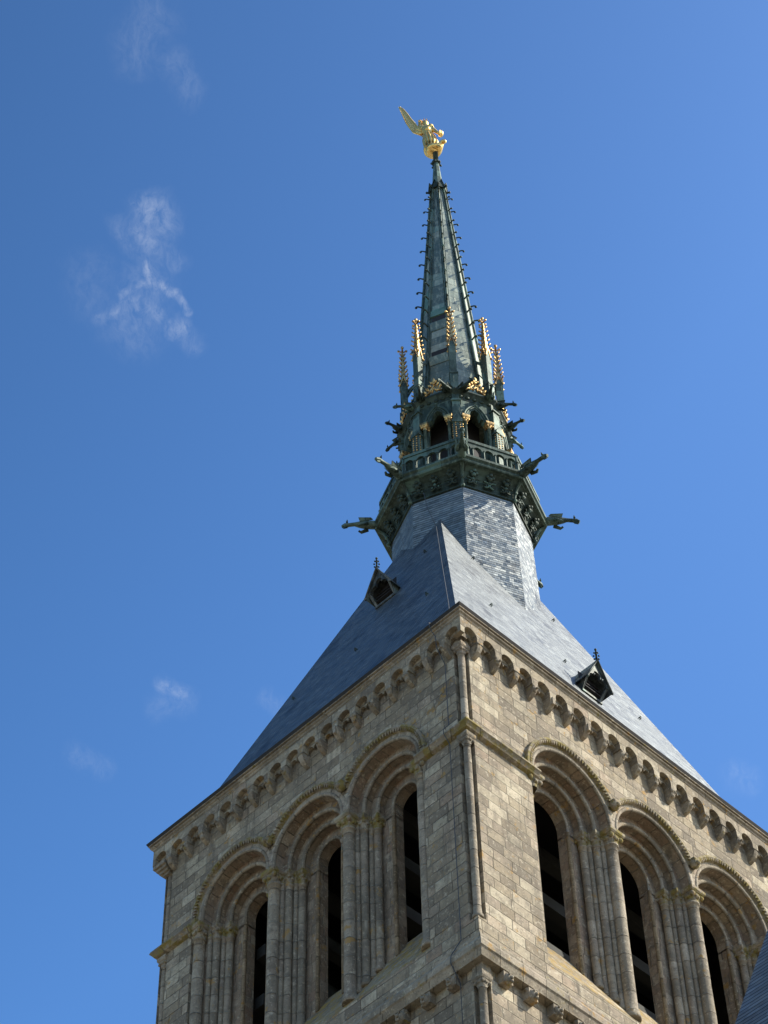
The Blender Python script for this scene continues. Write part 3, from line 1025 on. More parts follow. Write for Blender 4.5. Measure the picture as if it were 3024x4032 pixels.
# slate hooks: small stirrups standing off the slope
hk = MB()
hk.tube([(-0.05, 0.05, 0), (-0.055, -0.07, 0.02), (0, -0.10, 0.11), (0.055, -0.07, 0.02), (0.05, 0.05, 0)], 0.018, 6)
hk.face([(-0.05, -0.03, 0), (0, -0.08, 0.10), (0.05, -0.03, 0)])
hkm = hk.mesh("roof_hook")
hkm.materials.append(M_DARKLEAD)
for (u, z) in ((1.15, 10.8), (-1.1, 10.8), (2.9, 5.55), (-0.2, 5.55), (-3.03, 5.57)):
    y = -ry + z / SL
    put("roof_hook", hkm, None, roof, Matrix.Translation((u, y, z)) @ Matrix.Scale(0.75, 4))
MR = Matrix(((0, -1, 0, 0), (1, 0, 0, 0), (0, 0, 1, 0), (0, 0, 0, 1)))
for (u, z) in ((-3.29, 5.62), (2.05, 10.8), (0.0, 5.58), (3.48, 5.55), (-1.76, 10.9)):
    put("roof_hook", hkm, None, roof, Matrix.Translation((rx - z / SL, u, z)) @ MR @ Matrix.Scale(0.75, 4))

# ---- dormers: lead gablet with a trefoil opening; local origin = sill middle, d inward
def dormer(T, label):
    m = MB()
    # cheeks and roof run back into the slope
    dz = 1.52
    f0, f1 = -0.02, -0.36
    back = lambda z: z / SL + 0.05
    S0, S1 = 0.47, 0.56
    for sx in (-1, 1):
        m.face([(sx * S0, f0, 0), (sx * S1, f1 + 0.04, 0.42), (sx * S1, back(0.42), 0.42), (sx * S0, back(0), 0)])
        # roof slopes with overhang
        e = (sx * 0.63, f1 - 0.06, 0.32)
        m.face([e, (0, f1 - 0.10, dz), (0, back(dz), dz), (sx * 0.63, back(0.32), 0.32)])
        m.face([(sx * 0.63, f1 - 0.06, 0.26), (0, f1 - 0.10, dz - 0.09), (0, back(dz), dz - 0.09), (sx * 0.63, back(0.32), 0.26)])
        m.face([e, (0, f1 - 0.10, dz), (0, f1 - 0.10, dz - 0.09), (sx * 0.63, f1 - 0.06, 0.26)])
    d_ = put("dormer", m, M_GREYLEAD, tower, T, label)
    fr = MB()
    def df(z):
        return f0 + (f1 - f0) * min(max(z / 0.5, 0), 1) - 0.01
    def op_top(u):
        u = abs(u)
        if u < 0.17:
            return 0.74 + 0.22 * math.sqrt(max(1 - (u / 0.19) ** 2, 0))
        return 0.44 + 0.27 * math.sqrt(max(1 - ((u - 0.20) / 0.235) ** 2, 0))
    us = [-0.43 + 0.86 * i / 30 for i in range(31)]
    rake = lambda u: 1.46 - abs(u) * 1.80
    for a, b in zip(us, us[1:]):
        fr.face([(a, df(op_top(a)), op_top(a)), (b, df(op_top(b)), op_top(b)), (b, df(2), rake(b)), (a, df(2), rake(a))])
        fr.face([(a, df(op_top(a)), op_top(a)), (b, df(op_top(b)), op_top(b)), (b, df(2) + 0.12, op_top(b)), (a, df(2) + 0.12, op_top(a))])
    for sx in (-1, 1):
        zt = op_top(0.43)
        fr.face([(sx * 0.43, df(zt), 0.46), (sx * 0.53, df(zt), 0.46), (sx * 0.66, df(2), 0.32), (sx * 0.56, df(2), rake(0.56)), (sx * 0.43, df(2), rake(0.43))])
        fr.face([(sx * 0.40, df(0), 0.05), (sx * 0.47, df(0), 0.0), (sx * 0.53, df(0.46), 0.46), (sx * 0.43, df(0.46), 0.46)])
        fr.face([(sx * 0.40, df(0), 0.05), (sx * 0.43, df(0.46), 0.46), (sx * 0.43, df(0.46) + 0.1, 0.46), (sx * 0.40, df(0) + 0.1, 0.05)])
        fr.tube([(sx * 0.63, f1 - 0.08, 0.29), (sx * 0.32, f1 - 0.1, 0.88), (0, f1 - 0.11, dz - 0.02)], 0.035, 6)
        fr.ball((sx * 0.61, f1 - 0.08, 0.27), 0.06, 7, 5)
        fr.ball((sx * 0.2, df(2) - 0.02, 0.68), 0.05, 6, 5)
    fr.box((-0.49, -0.08, -0.07), (0.49, 0.06, 0.02))
    put("gable_front", fr, M_GREYLEAD, d_, T)
    dk = MB()
    dk.face([(-0.46, 0.08, 0.0), (0.46, 0.08, 0.0), (0.5, 0.05, 1.0), (-0.5, 0.05, 1.0)])
    for i in range(3):
        dk.box((-0.44, -0.12 + 0.04 * i, 0.2 + 0.22 * i), (0.44, 0.1, 0.235 + 0.22 * i))
    put("shutter", dk, M_DARK, d_, T)
    fi = MB()
    fi.tube([(0, f1 - 0.08, dz - 0.1), (0, f1 - 0.08, dz + 0.5)], [0.045, 0.025], 7)
    for z, r in ((dz + 0.04, 0.075), (dz + 0.2, 0.09), (dz + 0.36, 0.06)):
        for k in range(4):
            a = k * PI / 2 + PI / 4
            fi.ball((math.cos(a) * r, f1 - 0.08 + math.sin(a) * r, z), 0.037, 6, 5)
    fi.ball((0, f1 - 0.08, dz + 0.53), 0.05, 7, 5)
    put("finial", fi, M_DARKLEAD, d_, T)
zL, zRr = 8.6, 3.5
DS_ = Matrix.Scale(0.9, 4)
dormer(Matrix.Translation((0.06, -ry + zL / SL, zL)) @ DS_, "lead dormer high on the shaded slope")
dormer(Matrix.Translation((rx - zRr / SL, 0.16, zRr)) @ MR @ DS_, "lead dormer low on the sunlit slope")
dormer(Matrix.Translation((0.0, ry - zL / SL, zL)) @ Matrix.Rotation(PI, 4, 'Z'), "lead dormer on the far slope")

# ================================================================== SPIRE
spire = empty("spire", (0, 0, 8.0), "octagonal slate and lead spire with gilded pinnacles rising from the tower roof", "spire")
V8 = [45 * k for k in range(8)]
F8 = [22.5 + 45 * k for k in range(8)]
APO = math.cos(rad(22.5))

dr = MB()
dr.lathe([(2.585, 8.2), (2.54, 10.5), (2.46, 14.2), (2.45, 15.12)], 8, smooth=False, flat_uv=True)
put("drum", dr, M_DRUM, spire)
cv = MB()
cv.lathe([(2.45, 15.06), (2.52, 15.07), (2.52, 15.13), (2.48, 15.15), (2.50, 15.3), (2.56, 15.5), (2.68, 15.68), (2.84, 15.80), (2.93, 15.84)], 8, smooth=False, flat_uv=True, cap=False)
put("cove", cv, M_DARKLEAD, spire)
lp = MB()
lp.lathe([(2.90, 15.83), (3.02, 15.84), (3.05, 15.89), (3.03, 15.93), (2.98, 15.96), (3.0, 16.04), (3.08, 16.10), (3.09, 16.2), (3.04, 16.26), (2.9, 16.30), (1.0, 16.32)], 8, smooth=False, flat_uv=True, cap=False)
put("balcony_moulding", lp, M_LEAD, spire)
# corner ribs of the cove and leaf brackets
rb = MB()
rb.tube([(0, -2.50, 15.02), (0, -2.56, 15.2), (0, -2.60, 15.4), (0, -2.72, 15.62), (0, -2.94, 15.82)], [0.06, 0.05, 0.055, 0.06, 0.07], 7)
rb.ball((0, -2.56, 15.02), 0.08, 7, 5)
rb.ball((0, -2.62, 15.38), 0.075, 7, 5)
rbm = rb.mesh("cove_rib")
rbm.materials.append(M_LEAD)
for a in V8:
    put("cove_rib", rbm, None, spire, frame(a))
bk = MB()
for sx in (-1, 1):
    pts = []
    for i in range(13):
        t = i / 12 * 1.6 * PI
        r = 0.14 * (1 - 0.5 * i / 12)
        pts.append((sx * (0.16 + r * math.cos(t + 0.6)) - sx * 0.04, -2.38 - 0.10 * (1 - i / 12), 15.32 + r * math.sin(t + 0.6)))
    bk.tube(pts, 0.034, 6)
    bk.ball((sx * 0.12, -2.42, 15.32), 0.05, 6, 5)
for (u, d, z, r) in ((0, -2.52, 15.56, 0.11), (-0.1, -2.56, 15.62, 0.075), (0.1, -2.56, 15.62, 0.075), (0, -2.62, 15.68, 0.08), (0, -2.45, 15.42, 0.07)):
    bk.ball((u, d, z), r, 7, 5)
bkm = bk.mesh("leaf_bracket")
bkm.materials.append(M_DARKLEAD)
for a in F8:
    for u in (-0.62, 0.0, 0.62):
        put("leaf_bracket", bkm, None, spire, frame(a) @ Matrix.Translation((u, 0, 0)))

# balustrade: one panel per side
ap = 2.80 * APO
hw = 2.80 * math.sin(rad(22.5))
bp = MB()
bp.box((-hw, -ap - 0.07, 17.26), (hw, -ap + 0.10, 17.40))
bp.box((-hw, -ap - 0.05, 16.30), (hw, -ap + 0.08, 16.44))
n5 = 5
pw = 2 * hw / n5
for i in range(n5):
    c = -hw + pw * (i + 0.5)
    r = pw / 2 - 0.055
    us = [-r * math.cos(PI * k / 10) for k in range(11)]
    for a, b in zip(us, us[1:]):
        za, zb_ = 16.92 + 1.15 * math.sqrt(max(r * r - a * a, 0)), 16.92 + 1.15 * math.sqrt(max(r * r - b * b, 0))
        for d in (-ap - 0.035, -ap + 0.065):
            bp.face([(c + a, d, za), (c + b, d, zb_), (c + b, d, 17.27), (c + a, d, 17.27)])
        bp.face([(c + a, -ap - 0.035, za), (c + b, -ap - 0.035, zb_), (c + b, -ap + 0.065, zb_), (c + a, -ap + 0.065, za)])
for i in range(n5 + 1):
    u = -hw + pw * i
    bp.box((u - 0.055, -ap - 0.035, 16.43), (u + 0.055, -ap + 0.065, 17.27))
    bp.lathe([(0.05, 16.44), (0.035, 16.5), (0.03, 16.85), (0.05, 16.92)], 8, (u, -ap - 0.05))
bpm = bp.mesh("balustrade_panel")
bpm.materials.append(M_LEAD)
for a in F8:
    put("balustrade_panel", bpm, None, spire, frame(a))

# ---- gargoyles
def gargoyle_mb(L, s):
    m = MB()
    path = [(0, 0.15, -0.03), (0, -0.05 * L, 0.0), (0, -0.30 * L, 0.02), (0, -0.48 * L, 0.03), (0, -0.62 * L, 0.05), (0, -0.80 * L, 0.02), (0, -0.90 * L, -0.02), (0, -1.0 * L, -0.07)]
    m.tube(path, [0.15 * s, 0.165 * s, 0.16 * s, 0.12 * s, 0.075 * s, 0.075 * s, 0.10 * s, 0.06 * s], 9)
    m.tube([(0, -0.86 * L, -0.08 * s), (0, -0.96 * L, -0.16 * s)], [0.06 * s, 0.03 * s], 6)
    for sx in (-1, 1):
        m.tube([(sx * 0.07 * s, -0.85 * L, 0.08 * s), (sx * 0.1 * s, -0.84 * L, 0.2 * s)], [0.045 * s, 0.01 * s], 5)
        m.face([(sx * 0.16 * s, -0.05 * L, 0.08), (sx * 0.22 * s, -0.12 * L, 0.13 * s), (sx * 0.20 * s, -0.5 * L, 0.17 * s), (sx * 0.13 * s, -0.46 * L, 0.05)])
        m.face([(sx * 0.19 * s, -0.05 * L, 0.08), (sx * 0.24 * s, -0.12 * L, 0.13 * s), (sx * 0.22 * s, -0.5 * L, 0.17 * s), (sx * 0.15 * s, -0.46 * L, 0.04)])
        m.tube([(sx * 0.15 * s, -0.22 * L, -0.08 * s), (sx * 0.17 * s, -0.42 * L, -0.2 * s), (sx * 0.12 * s, -0.5 * L, -0.17 * s)], [0.08 * s, 0.06 * s, 0.04 * s], 6)
    return m
gm = gargoyle_mb(1.16, 1.0).mesh("gargoyle")
gm.materials.append(M_LEAD)
for a in V8:
    put("gargoyle", gm, None, spire, frame(a) @ Matrix.Translation((0, -3.03, 16.14)))
gs = gargoyle_mb(0.80, 0.72).mesh("small_gargoyle")
gs.materials.append(M_DARKLEAD)
for a in V8:
    for s in (-1, 1):
        put("small_gargoyle", gs, None, spire, frame(a) @ Matrix.Translation((s * 0.16, -1.92, 21.42)) @ Matrix.Rotation(rad(38 * s), 4, 'Z'))

# ---- lantern: eight sides with trefoil openings between corner piers
la = 1.80
lhw = la * math.tan(rad(22.5))
def tre(u):
    u = abs(u)
    if u < 0.21:
        return 20.18 + 0.42 * math.sqrt(max(1 - (u / 0.235) ** 2, 0)) + 0.05 * max(0, 1 - u / 0.08)
    return 19.86 + 0.33 * math.sqrt(max(1 - ((u - 0.235) / 0.165) ** 2, 0))
lw = MB()
us = [-0.395 + 0.79 * i / 36 for i in range(37)]
for a, b in zip(us, us[1:]):
    lw.face([(a, -la, tre(a)), (b, -la, tre(b)), (b, -la, 21.25), (a, -la, 21.25)])
    lw.face([(a, -la, tre(a)), (b, -la, tre(b)), (b, -la + 0.22, tre(b)), (a, -la + 0.22, tre(a))])
for sx in (-1, 1):
    lw.face([(sx * 0.395, -la, 16.3), (sx * lhw, -la, 16.3), (sx * lhw, -la, 21.25), (sx * 0.395, -la, 21.25)])
    lw.face([(sx * 0.395, -la, 16.3), (sx * 0.395, -la, 19.9), (sx * 0.395, -la + 0.22, 19.9), (sx * 0.395, -la + 0.22, 16.3)])
lw.face([(-0.395, -la, 16.3), (0.395, -la, 16.3), (0.395, -la, 17.15), (-0.395, -la, 17.15)])
lwm = lw.mesh("lantern_window")
lwm.materials.append(M_LEAD)
lt = MB()
for sx in (-1, 1):
    pts = [(sx * 0.50, -la - 0.04, 19.84)]
    for i in range(1, 11):
        t = i / 10 * rad(62)
        pts.append((sx * (0.50 - 1.05 * (1 - math.cos(t))), -la - 0.04, 19.84 + 1.22 * math.sin(t)))
    lt.tube(pts, 0.045, 7)
    lt.tube([(p[0] - sx * 0.07, p[1] + 0.03, p[2] - 0.03) for p in pts], 0.035, 6)
lt.ball((0, -la - 0.05, 20.98), 0.06, 7, 5)
ltm = lt.mesh("arch_moulding")
ltm.materials.append(M_LEAD)
cl = MB()
cl.lathe([(0.10, 17.0), (0.075, 17.1), (0.07, 18.2), (0.07, 19.58)], 10)
clm = cl.mesh("colonnette")
clm.materials.append(M_LEAD)
cg = capital_mb(0.075, 19.56, 19.88, 0.14)
cgm = cg.mesh("gilded_capital")
cgm.materials.append(M_OLDGOLD)
for a in F8:
    o = put("lantern_window", lwm, None, spire, frame(a))
    put("arch_moulding", ltm, None, o, frame(a))
    for sx in (-1, 1):
        T = frame(a) @ Matrix.Translation((sx * 0.47, -la - 0.07, 0))
        put("colonnette", clm, None, o, T)
        put("gilded_capital", cgm, None, o, T)
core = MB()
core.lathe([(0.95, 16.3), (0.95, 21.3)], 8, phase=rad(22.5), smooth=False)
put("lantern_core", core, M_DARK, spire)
# corner piers with gold beads
pr = MB()
pr.box((-0.17, -2.16, 16.3), (0.17, -1.62, 19.30))
pr.prism([(-0.21, 19.25), (0.21, 19.25), (0.21, 19.33), (0, 19.75), (-0.21, 19.33)], -2.20, -1.7)
pr.box((-0.15, -2.06, 19.3), (0.15, -1.62, 20.75))
pr.prism([(-0.18, 20.70), (0.18, 20.70), (0.18, 20.76), (-0.18, 20.76)], -2.11, -1.65)
pr.box((-0.13, -1.98, 20.7), (0.13, -1.62, 21.65))
prm = pr.mesh("pier")
prm.materials.append(M_LEAD)
bd = MB()
for sx in (-1, 1):
    for i in range(9):
        bd.ball((sx * 0.08, -2.165, 18.25 + 0.135 * i), 0.032, 7, 5)
        bd.ball((sx * 0.175, -2.08, 18.25 + 0.135 * i), 0.032, 7, 5)
bdm = bd.mesh("gilded_beads")
bdm.materials.append(M_OLDGOLD)
for a in V8:
    o = put("pier", prm, None, spire, frame(a))
    put("gilded_beads", bdm, None, o, frame(a))
# cornice of the lantern with its row of hollows
lc = MB()
lc.lathe([(1.86, 21.0), (1.96, 21.05), (1.98, 21.2), (2.08, 21.34), (2.14, 21.40), (2.14, 21.47), (2.06, 21.52), (1.4, 21.66)], 8, smooth=False, flat_uv=True, cap=False)
for a in F8:
    Mf = frame(a)
    for i in range(5):
        u = -0.56 + 0.28 * i
        keep = lc.M
        lc.M = Mf
        lc.ball((u, -1.84, 21.2), 0.075, 7, 5, (1.2, 0.7, 1))
        lc.M = keep
put("lantern_cornice", lc, M_DARKLEAD, spire)
# gilded cresting: a fleuron between two sprays on every side
fl = MB()
random.seed(3)
def leaf(p0, p1, r):
    p0, p1 = Vector(p0), Vector(p1)
    mid = p0.lerp(p1, 0.55) + Vector((0, -0.05, 0))
    fl.tube([p0, p0.lerp(mid, 0.6), mid, p1 + Vector((0, -0.03, 0))], [r * 0.35, r * 0.9, r, r * 0.25], 7)
for sx in (-1, 1):
    fl.tube([(sx * 0.52, -1.90, 21.55), (sx * 0.36, -1.92, 21.62), (sx * 0.18, -1.92, 21.80), (sx * 0.06, -1.92, 22.02), (0, -1.92, 22.12)], [0.03, 0.045, 0.045, 0.04, 0.03], 6)
    leaf((sx * 0.30, -1.92, 21.66), (sx * 0.44, -1.94, 21.84), 0.06)
    leaf((sx * 0.20, -1.92, 21.78), (sx * 0.33, -1.94, 22.00), 0.06)
    leaf((sx * 0.10, -1.92, 21.95), (sx * 0.22, -1.96, 22.12), 0.055)
    leaf((sx * 0.28, -1.92, 21.62), (sx * 0.10, -1.95, 21.68), 0.06)
    leaf((0, -1.92, 22.1), (sx * 0.15, -1.96, 22.28), 0.06)
    leaf((sx * 0.10, -1.92, 21.62), (0.0, -1.95, 21.86), 0.05)
leaf((0, -1.92, 22.05), (0, -1.95, 22.46), 0.075)
fl.ball((0, -1.97, 22.12), 0.065, 7, 5)
flm = fl.mesh("gilded_fleuron")
flm.materials.append(M_OLDGOLD)
for a in F8:
    put("gilded_fleuron", flm, None, spire, frame(a))

# ---- pinnacles and flying struts
ps = MB()
ps.box((-0.145, -1.98, 21.5), (0.145, -1.66, 22.6))
ps.box((-0.165, -2.0, 22.58), (0.165, -1.64, 22.66))
ps.box((-0.125, -1.95, 22.6), (0.125, -1.67, 24.75))
psm = ps.mesh("pinnacle")
psm.materials.append(M_LEAD)
gp = MB()
gp.lathe([(0.18, 24.66), (0.15, 24.8), (0.05, 26.85), (0.045, 26.95)], 4, (0, -1.81), phase=PI / 4, smooth=False)
for k in range(4):
    T = Matrix.Translation((0, -1.81, 0)) @ Matrix.Rotation(k * PI / 2, 4, 'Z')
    gp.M = T
    gp.prism([(-0.15, 24.45), (-0.12, 24.45), (0, 24.95), (0.12, 24.45), (0.15, 24.45), (0.03, 25.1), (-0.03, 25.1)], -0.165, -0.125)
    gp.ball((-0.15, -0.15, 24.45), 0.05, 6, 5)
    gp.M = T @ Matrix.Rotation(PI / 4, 4, 'Z')
    for i in range(7):
        t = i / 6
        r = 0.18 - 0.115 * t
        zc = 24.85 + 1.75 * t
        gp.tube([(0, -r + 0.03, zc - 0.05), (0, -r - 0.03, zc - 0.01), (0, -r - 0.075, zc + 0.035), (0, -r - 0.065, zc + 0.075)], [0.035, 0.03, 0.04 - 0.01 * t, 0.022], 6)
    gp.M = T
    gp.tube([(0, 0, 26.88), (0, -0.13, 26.93)], 0.03, 5)
    gp.ball((0, -0.15, 26.95), 0.055, 6, 5)
gp.M = Matrix.Translation((0, -1.81, 0))
gp.tube([(0, 0, 26.9), (0, 0, 27.15)], [0.04, 0.03], 6)
gp.ball((0, 0, 27.2), 0.065, 7, 6)
gp.M = Matrix.Identity(4)
gpm = gp.mesh("gilded_spirelet")
gpm.materials.append(M_OLDGOLD)
fs = MB()
def bar2(a, b, h, w_):
    a, b = Vector(a), Vector(b)
    fs.face([(-w_, a.y, a.z), (-w_, b.y, b.z), (-w_, b.y, b.z - h), (-w_, a.y, a.z - h)])
    fs.face([(w_, a.y, a.z), (w_, b.y, b.z), (w_, b.y, b.z - h), (w_, a.y, a.z - h)])
    fs.face([(-w_, a.y, a.z), (w_, a.y, a.z), (w_, b.y, b.z), (-w_, b.y, b.z)])
    fs.face([(-w_, a.y, a.z - h), (w_, a.y, a.z - h), (w_, b.y, b.z - h), (-w_, b.y, b.z - h)])
cur = None
for i in range(9):      # curved flyer
    t = i / 8
    p = (0, -1.70 + 0.52 * t, 23.95 + 0.95 * math.sin(t * PI / 2) * 1.0)
    q_ = (0, -1.70 + 0.52 * t, 23.1 + 1.0 * math.sin(t * PI / 2))
    if cur:
        bar2(cur[0], p, 0.16, 0.055)
        bar2(cur[1], q_, 0.10, 0.05)
    cur = (p, q_)
bar2((0, -1.70, 24.25), (0, -1.16, 25.05), 0.09, 0.05)
bar2((0, -1.70, 23.0), (0, -1.30, 22.7), 0.12, 0.05)
fsm = fs.mesh("flying_strut")
fsm.materials.append(M_LEAD)
for a in V8:
    o = put("pinnacle", psm, None, spire, frame(a))
    put("gilded_spirelet", gpm, None, o, frame(a))
    put("flying_strut", fsm, None, o, frame(a))

# ---- the needle
ZA, ZB = 21.5, 39.2
RA, RB = 1.47, 0.265
def needle_r(z):
    return RA + (RB - RA) * (z - ZA) / (ZB - ZA)
nd = MB()
nd.lathe([(needle_r(ZA + (ZB - ZA) * i / 18), ZA + (ZB - ZA) * i / 18) for i in range(19)], 8, smooth=False, flat_uv=True)
put("needle", nd, M_SHEET, spire)
hook = MB()
hook.tube([(0, 0.02, -0.04), (0, -0.10, 0.02), (0, -0.19, 0.055), (0, -0.255, 0.03), (0, -0.275, -0.035)], [0.045, 0.034, 0.032, 0.036, 0.045], 7)
hook.ball((0, -0.265, -0.03), 0.058, 7, 5)
hm = hook.mesh("crocket")
hm.materials.append(M_DARKLEAD)
rib = MB()
pts = [(0, -needle_r(z) - 0.03, z) for z in [ZA + (ZB - ZA) * i / 10 for i in range(11)]]
rib.tube(pts, [0.075 - 0.03 * i / 10 for i in range(11)], 6)
for sx in (-1, 1):
    rib.tube([(sx * 0.085, p[1] + 0.065, p[2]) for p in pts], [0.024 - 0.010 * i / 10 for i in range(11)], 5)
rim = rib.mesh("rib")
rim.materials.append(M_LEAD)
for ai, a in enumerate(V8):
    o = put("rib", rim, None, spire, frame(a))
    for i in range(12):
        z = 26.4 + 1.04 * i + (0.5 if ai % 2 else 0.0)
        s = 1.0 - 0.25 * i / 12
        put("crocket", hm, None, o, frame(a) @ Matrix.Translation((0, -needle_r(z) - 0.05, z)) @ Matrix.Scale(s, 4))
# repairs low on the shaded side: a green copper sheet and two lifted hatches
def needle_patch(name, mat, az, z0, z1, out0, out1, fw=0.86):
    m = MB(frame(az))
    a0, a1 = needle_r(z0) * APO, needle_r(z1) * APO
    h0, h1 = a0 * math.tan(rad(22.5)) * fw, a1 * math.tan(rad(22.5)) * fw
    q4 = [(-h0, -a0 - out0, z0), (h0, -a0 - out0, z0), (h1, -a1 - out1, z1), (-h1, -a1 - out1, z1)]
    m.face(q4)
    b4 = [(-h0, -a0 + 0.02, z0), (h0, -a0 + 0.02, z0), (h1, -a1 + 0.02, z1), (-h1, -a1 + 0.02, z1)]
    for i in range(4):
        k = (i + 1) % 4
        m.face([q4[i], q4[k], b4[k], b4[i]])
    put(name, m, mat, spire)
needle_patch("copper_sheet", M_COPPER, -67.5, 28.1, 28.62, 0.05, 0.012)
needle_patch("hatch_opening", M_DARK, -67.5, 27.5, 28.08, 0.006, 0.006, 0.8)
needle_patch("hatch_flap", M_SHEET, -67.5, 27.05, 27.5, 0.02, 0.14, 0.84)
needle_patch("hatch_opening", M_DARK, -67.5, 24.9, 25.5, 0.006, 0.006, 0.7)
needle_patch("hatch_flap", M_SHEET, -67.5, 24.5, 24.92, 0.02, 0.16, 0.8)
needle_patch("copper_sheet", M_COPPER, -112.5, 29.2, 30.6, 0.014, 0.014, 0.6)
cr = MB()
for a in F8:
    cr.M = frame(a)
    cr.prism([(-0.16, 38.85), (0.16, 38.85), (0.0, 39.42)], -0.36, -0.24)
    cr.tube([(-0.17, -0.37, 38.85), (0, -0.38, 39.45), (0.17, -0.37, 38.85)], 0.03, 5)
for a in V8:
    cr.M = frame(a)
    cr.tube([(0, -0.26, 38.75), (0, -0.44, 38.9), (0, -0.47, 38.86)], [0.05, 0.04, 0.03], 6)
    cr.ball((0, -0.48, 38.9), 0.06, 6, 5)
cr.M = Matrix.Identity(4)
put("crown_gablets", cr, M_DARKLEAD, spire)
sm = MB()
sm.lathe([(0.25, 39.0), (0.235, 39.4), (0.13, 41.2), (0.12, 41.35)], 8, smooth=False, flat_uv=True)
put("stem", sm, M_LEAD, spire)
for_ = MB()
for_.lathe([(0.14, 41.3), (0.2, 41.36), (0.2, 41.44), (0.14, 41.5)], 12)
for k in range(6):
    a = k * PI / 3
    for_.ball((0.21 * math.cos(a), 0.21 * math.sin(a), 41.28), 0.055, 6, 5)
put("collar", for_, M_DARKLEAD, spire)
po = MB()
po.lathe([(0.115, 41.3), (0.115, 42.35)], 14)
put("post", po, M_DARKLEAD, spire)

# ================================================================== GILDED STATUE
statue = empty("statue", (0, 0, 42.3), "gilded winged figure with raised arm standing over a dragon on the spire tip", "statue")
# local frame (u to the right of the photographer, w towards him, z up)
MU = Matrix(((0.7498, 0.6617, 0, -0.06), (0.6617, -0.7498, 0, -0.05), (0, 0, 1, 0), (0, 0, 0, 1)))


def skin(name, verts, edges, radii, mat, parent, sub=2):
    me = bpy.data.meshes.new(name)
    me.from_pydata([tuple(MU @ Vector(v)) for v in verts], edges, [])
    me.materials.append(mat)
    o = put(name, me, None, parent)
    md = o.modifiers.new("Skin", 'SKIN')
    for i, r in enumerate(radii):
        me.skin_vertices[0].data[i].radius = (r, r)
    me.skin_vertices[0].data[0].use_root = True
    md.use_smooth_shade = True
    s = o.modifiers.new("Sub", 'SUBSURF')
    s.levels = sub
    s.render_levels = sub
    return o


bv = [(-0.12, 0, 43.45), (-0.16, 0, 43.75), (-0.22, 0.02, 44.15), (-0.25, 0.02, 44.42), (-0.27, 0.04, 44.62), (-0.28, 0.07, 44.80), (-0.29, 0.05, 44.98),
      (0.02, 0.03, 43.36), (0.16, 0.12, 42.95), (0.08, 0.06, 42.58), (0.16, 0.16, 42.5),
      (-0.22, -0.04, 43.32), (-0.20, -0.08, 42.92), (-0.16, -0.10, 42.52), (-0.06, 0.02, 42.46),
      (-0.02, 0.06, 44.36), (0.10, 0.14, 44.05), (0.22, 0.22, 43.72), (0.28, 0.25, 43.58),
      (-0.44, 0.02, 44.40), (-0.52, 0.02, 44.66), (-0.50, 0.04, 44.95), (-0.49, 0.05, 45.08)]
be = [(0, 1), (1, 2), (2, 3), (3, 4), (4, 5), (5, 6), (0, 7), (7, 8), (8, 9), (9, 10), (0, 11), (11, 12), (12, 13), (13, 14), (3, 15), (15, 16), (16, 17), (17, 18), (3, 19), (19, 20), (20, 21), (21, 22)]
br_ = [0.26, 0.22, 0.28, 0.26, 0.10, 0.16, 0.12, 0.18, 0.13, 0.09, 0.075, 0.18, 0.13, 0.09, 0.07, 0.13, 0.10, 0.075, 0.07, 0.13, 0.095, 0.075, 0.08]
skin("body", bv, be, br_, M_GOLD, statue)
# crown, hair
m = MB(MU)
m.ball((-0.29, 0.04, 44.92), 0.145, 10, 8, (1, 1, 1))
for k in range(7):
    a = 2 * PI * k / 7
    m.tube([(-0.29 + 0.12 * math.cos(a), 0.04 + 0.12 * math.sin(a), 45.0), (-0.29 + 0.15 * math.cos(a), 0.04 + 0.15 * math.sin(a), 45.14)], [0.03, 0.01], 5)
put("crown", m, M_GOLD, statue)
# tunic folds
m = MB(MU)
for k in range(12):
    a = 2 * PI * k / 12
    m.tube([(-0.17 + 0.19 * math.cos(a), 0.19 * math.sin(a), 43.85), (-0.13 + 0.26 * math.cos(a), 0.26 * math.sin(a), 43.4), (-0.09 + 0.27 * math.cos(a), 0.27 * math.sin(a), 43.0), (-0.08 + 0.24 * math.cos(a), 0.24 * math.sin(a), 42.75)], [0.06, 0.085, 0.075, 0.04], 6)
for (u, w_, z, r) in ((-0.06, 0.14, 44.42, 0.14), (-0.40, 0.10, 44.42, 0.13), (-0.2, 0.2, 44.12, 0.14)):
    m.ball((u, w_, z), r, 9, 7, (1, 0.9, 1.25))
put("armour", m, M_GOLD, statue)
# wings
def wing(nm, inner, outer, label):
    """a raised, narrow feathered wing between two edges given as (u, w, z) points"""
    m = MB(MU)
    n = 18
    def at(C, t):
        x = t * (len(C) - 1)
        i = min(int(x), len(C) - 2)
        return Vector(C[i]).lerp(Vector(C[i + 1]), x - i)
    def p3(s_, t):
        return at(inner, t).lerp(at(outer, t), s_)
    for side in (0.035, -0.035):
        rows = []
        for i in range(n + 1):
            t = i / n
            row = []
            for j in range(10):
                q_ = p3(j / 9, t)
                q_.y += side * (1 - 0.6 * t) + 0.014 * math.sin(j * 2.2)
                row.append(tuple(q_))
            rows.append(row)
        m.grid(rows, None, True)
    m.tube([tuple(p3(0.02, i / n)) for i in range(n + 1)], [0.085 - 0.055 * i / n for i in range(n + 1)], 8)
    m.tube([tuple(p3(0.98, i / n)) for i in range(n + 1)], [0.035 - 0.018 * i / n for i in range(n + 1)], 6)
    for s_, t0, t1 in ((0.3, 0.10, 0.96), (0.6, 0.02, 0.9), (0.8, 0.0, 0.82)):
        m.tube([tuple(p3(s_, t0 + (t1 - t0) * i / 8)) for i in range(9)], [0.045, 0.05, 0.05, 0.045, 0.04, 0.035, 0.03, 0.025, 0.01], 6)
    put(nm, m, M_GOLD, statue, label=label)
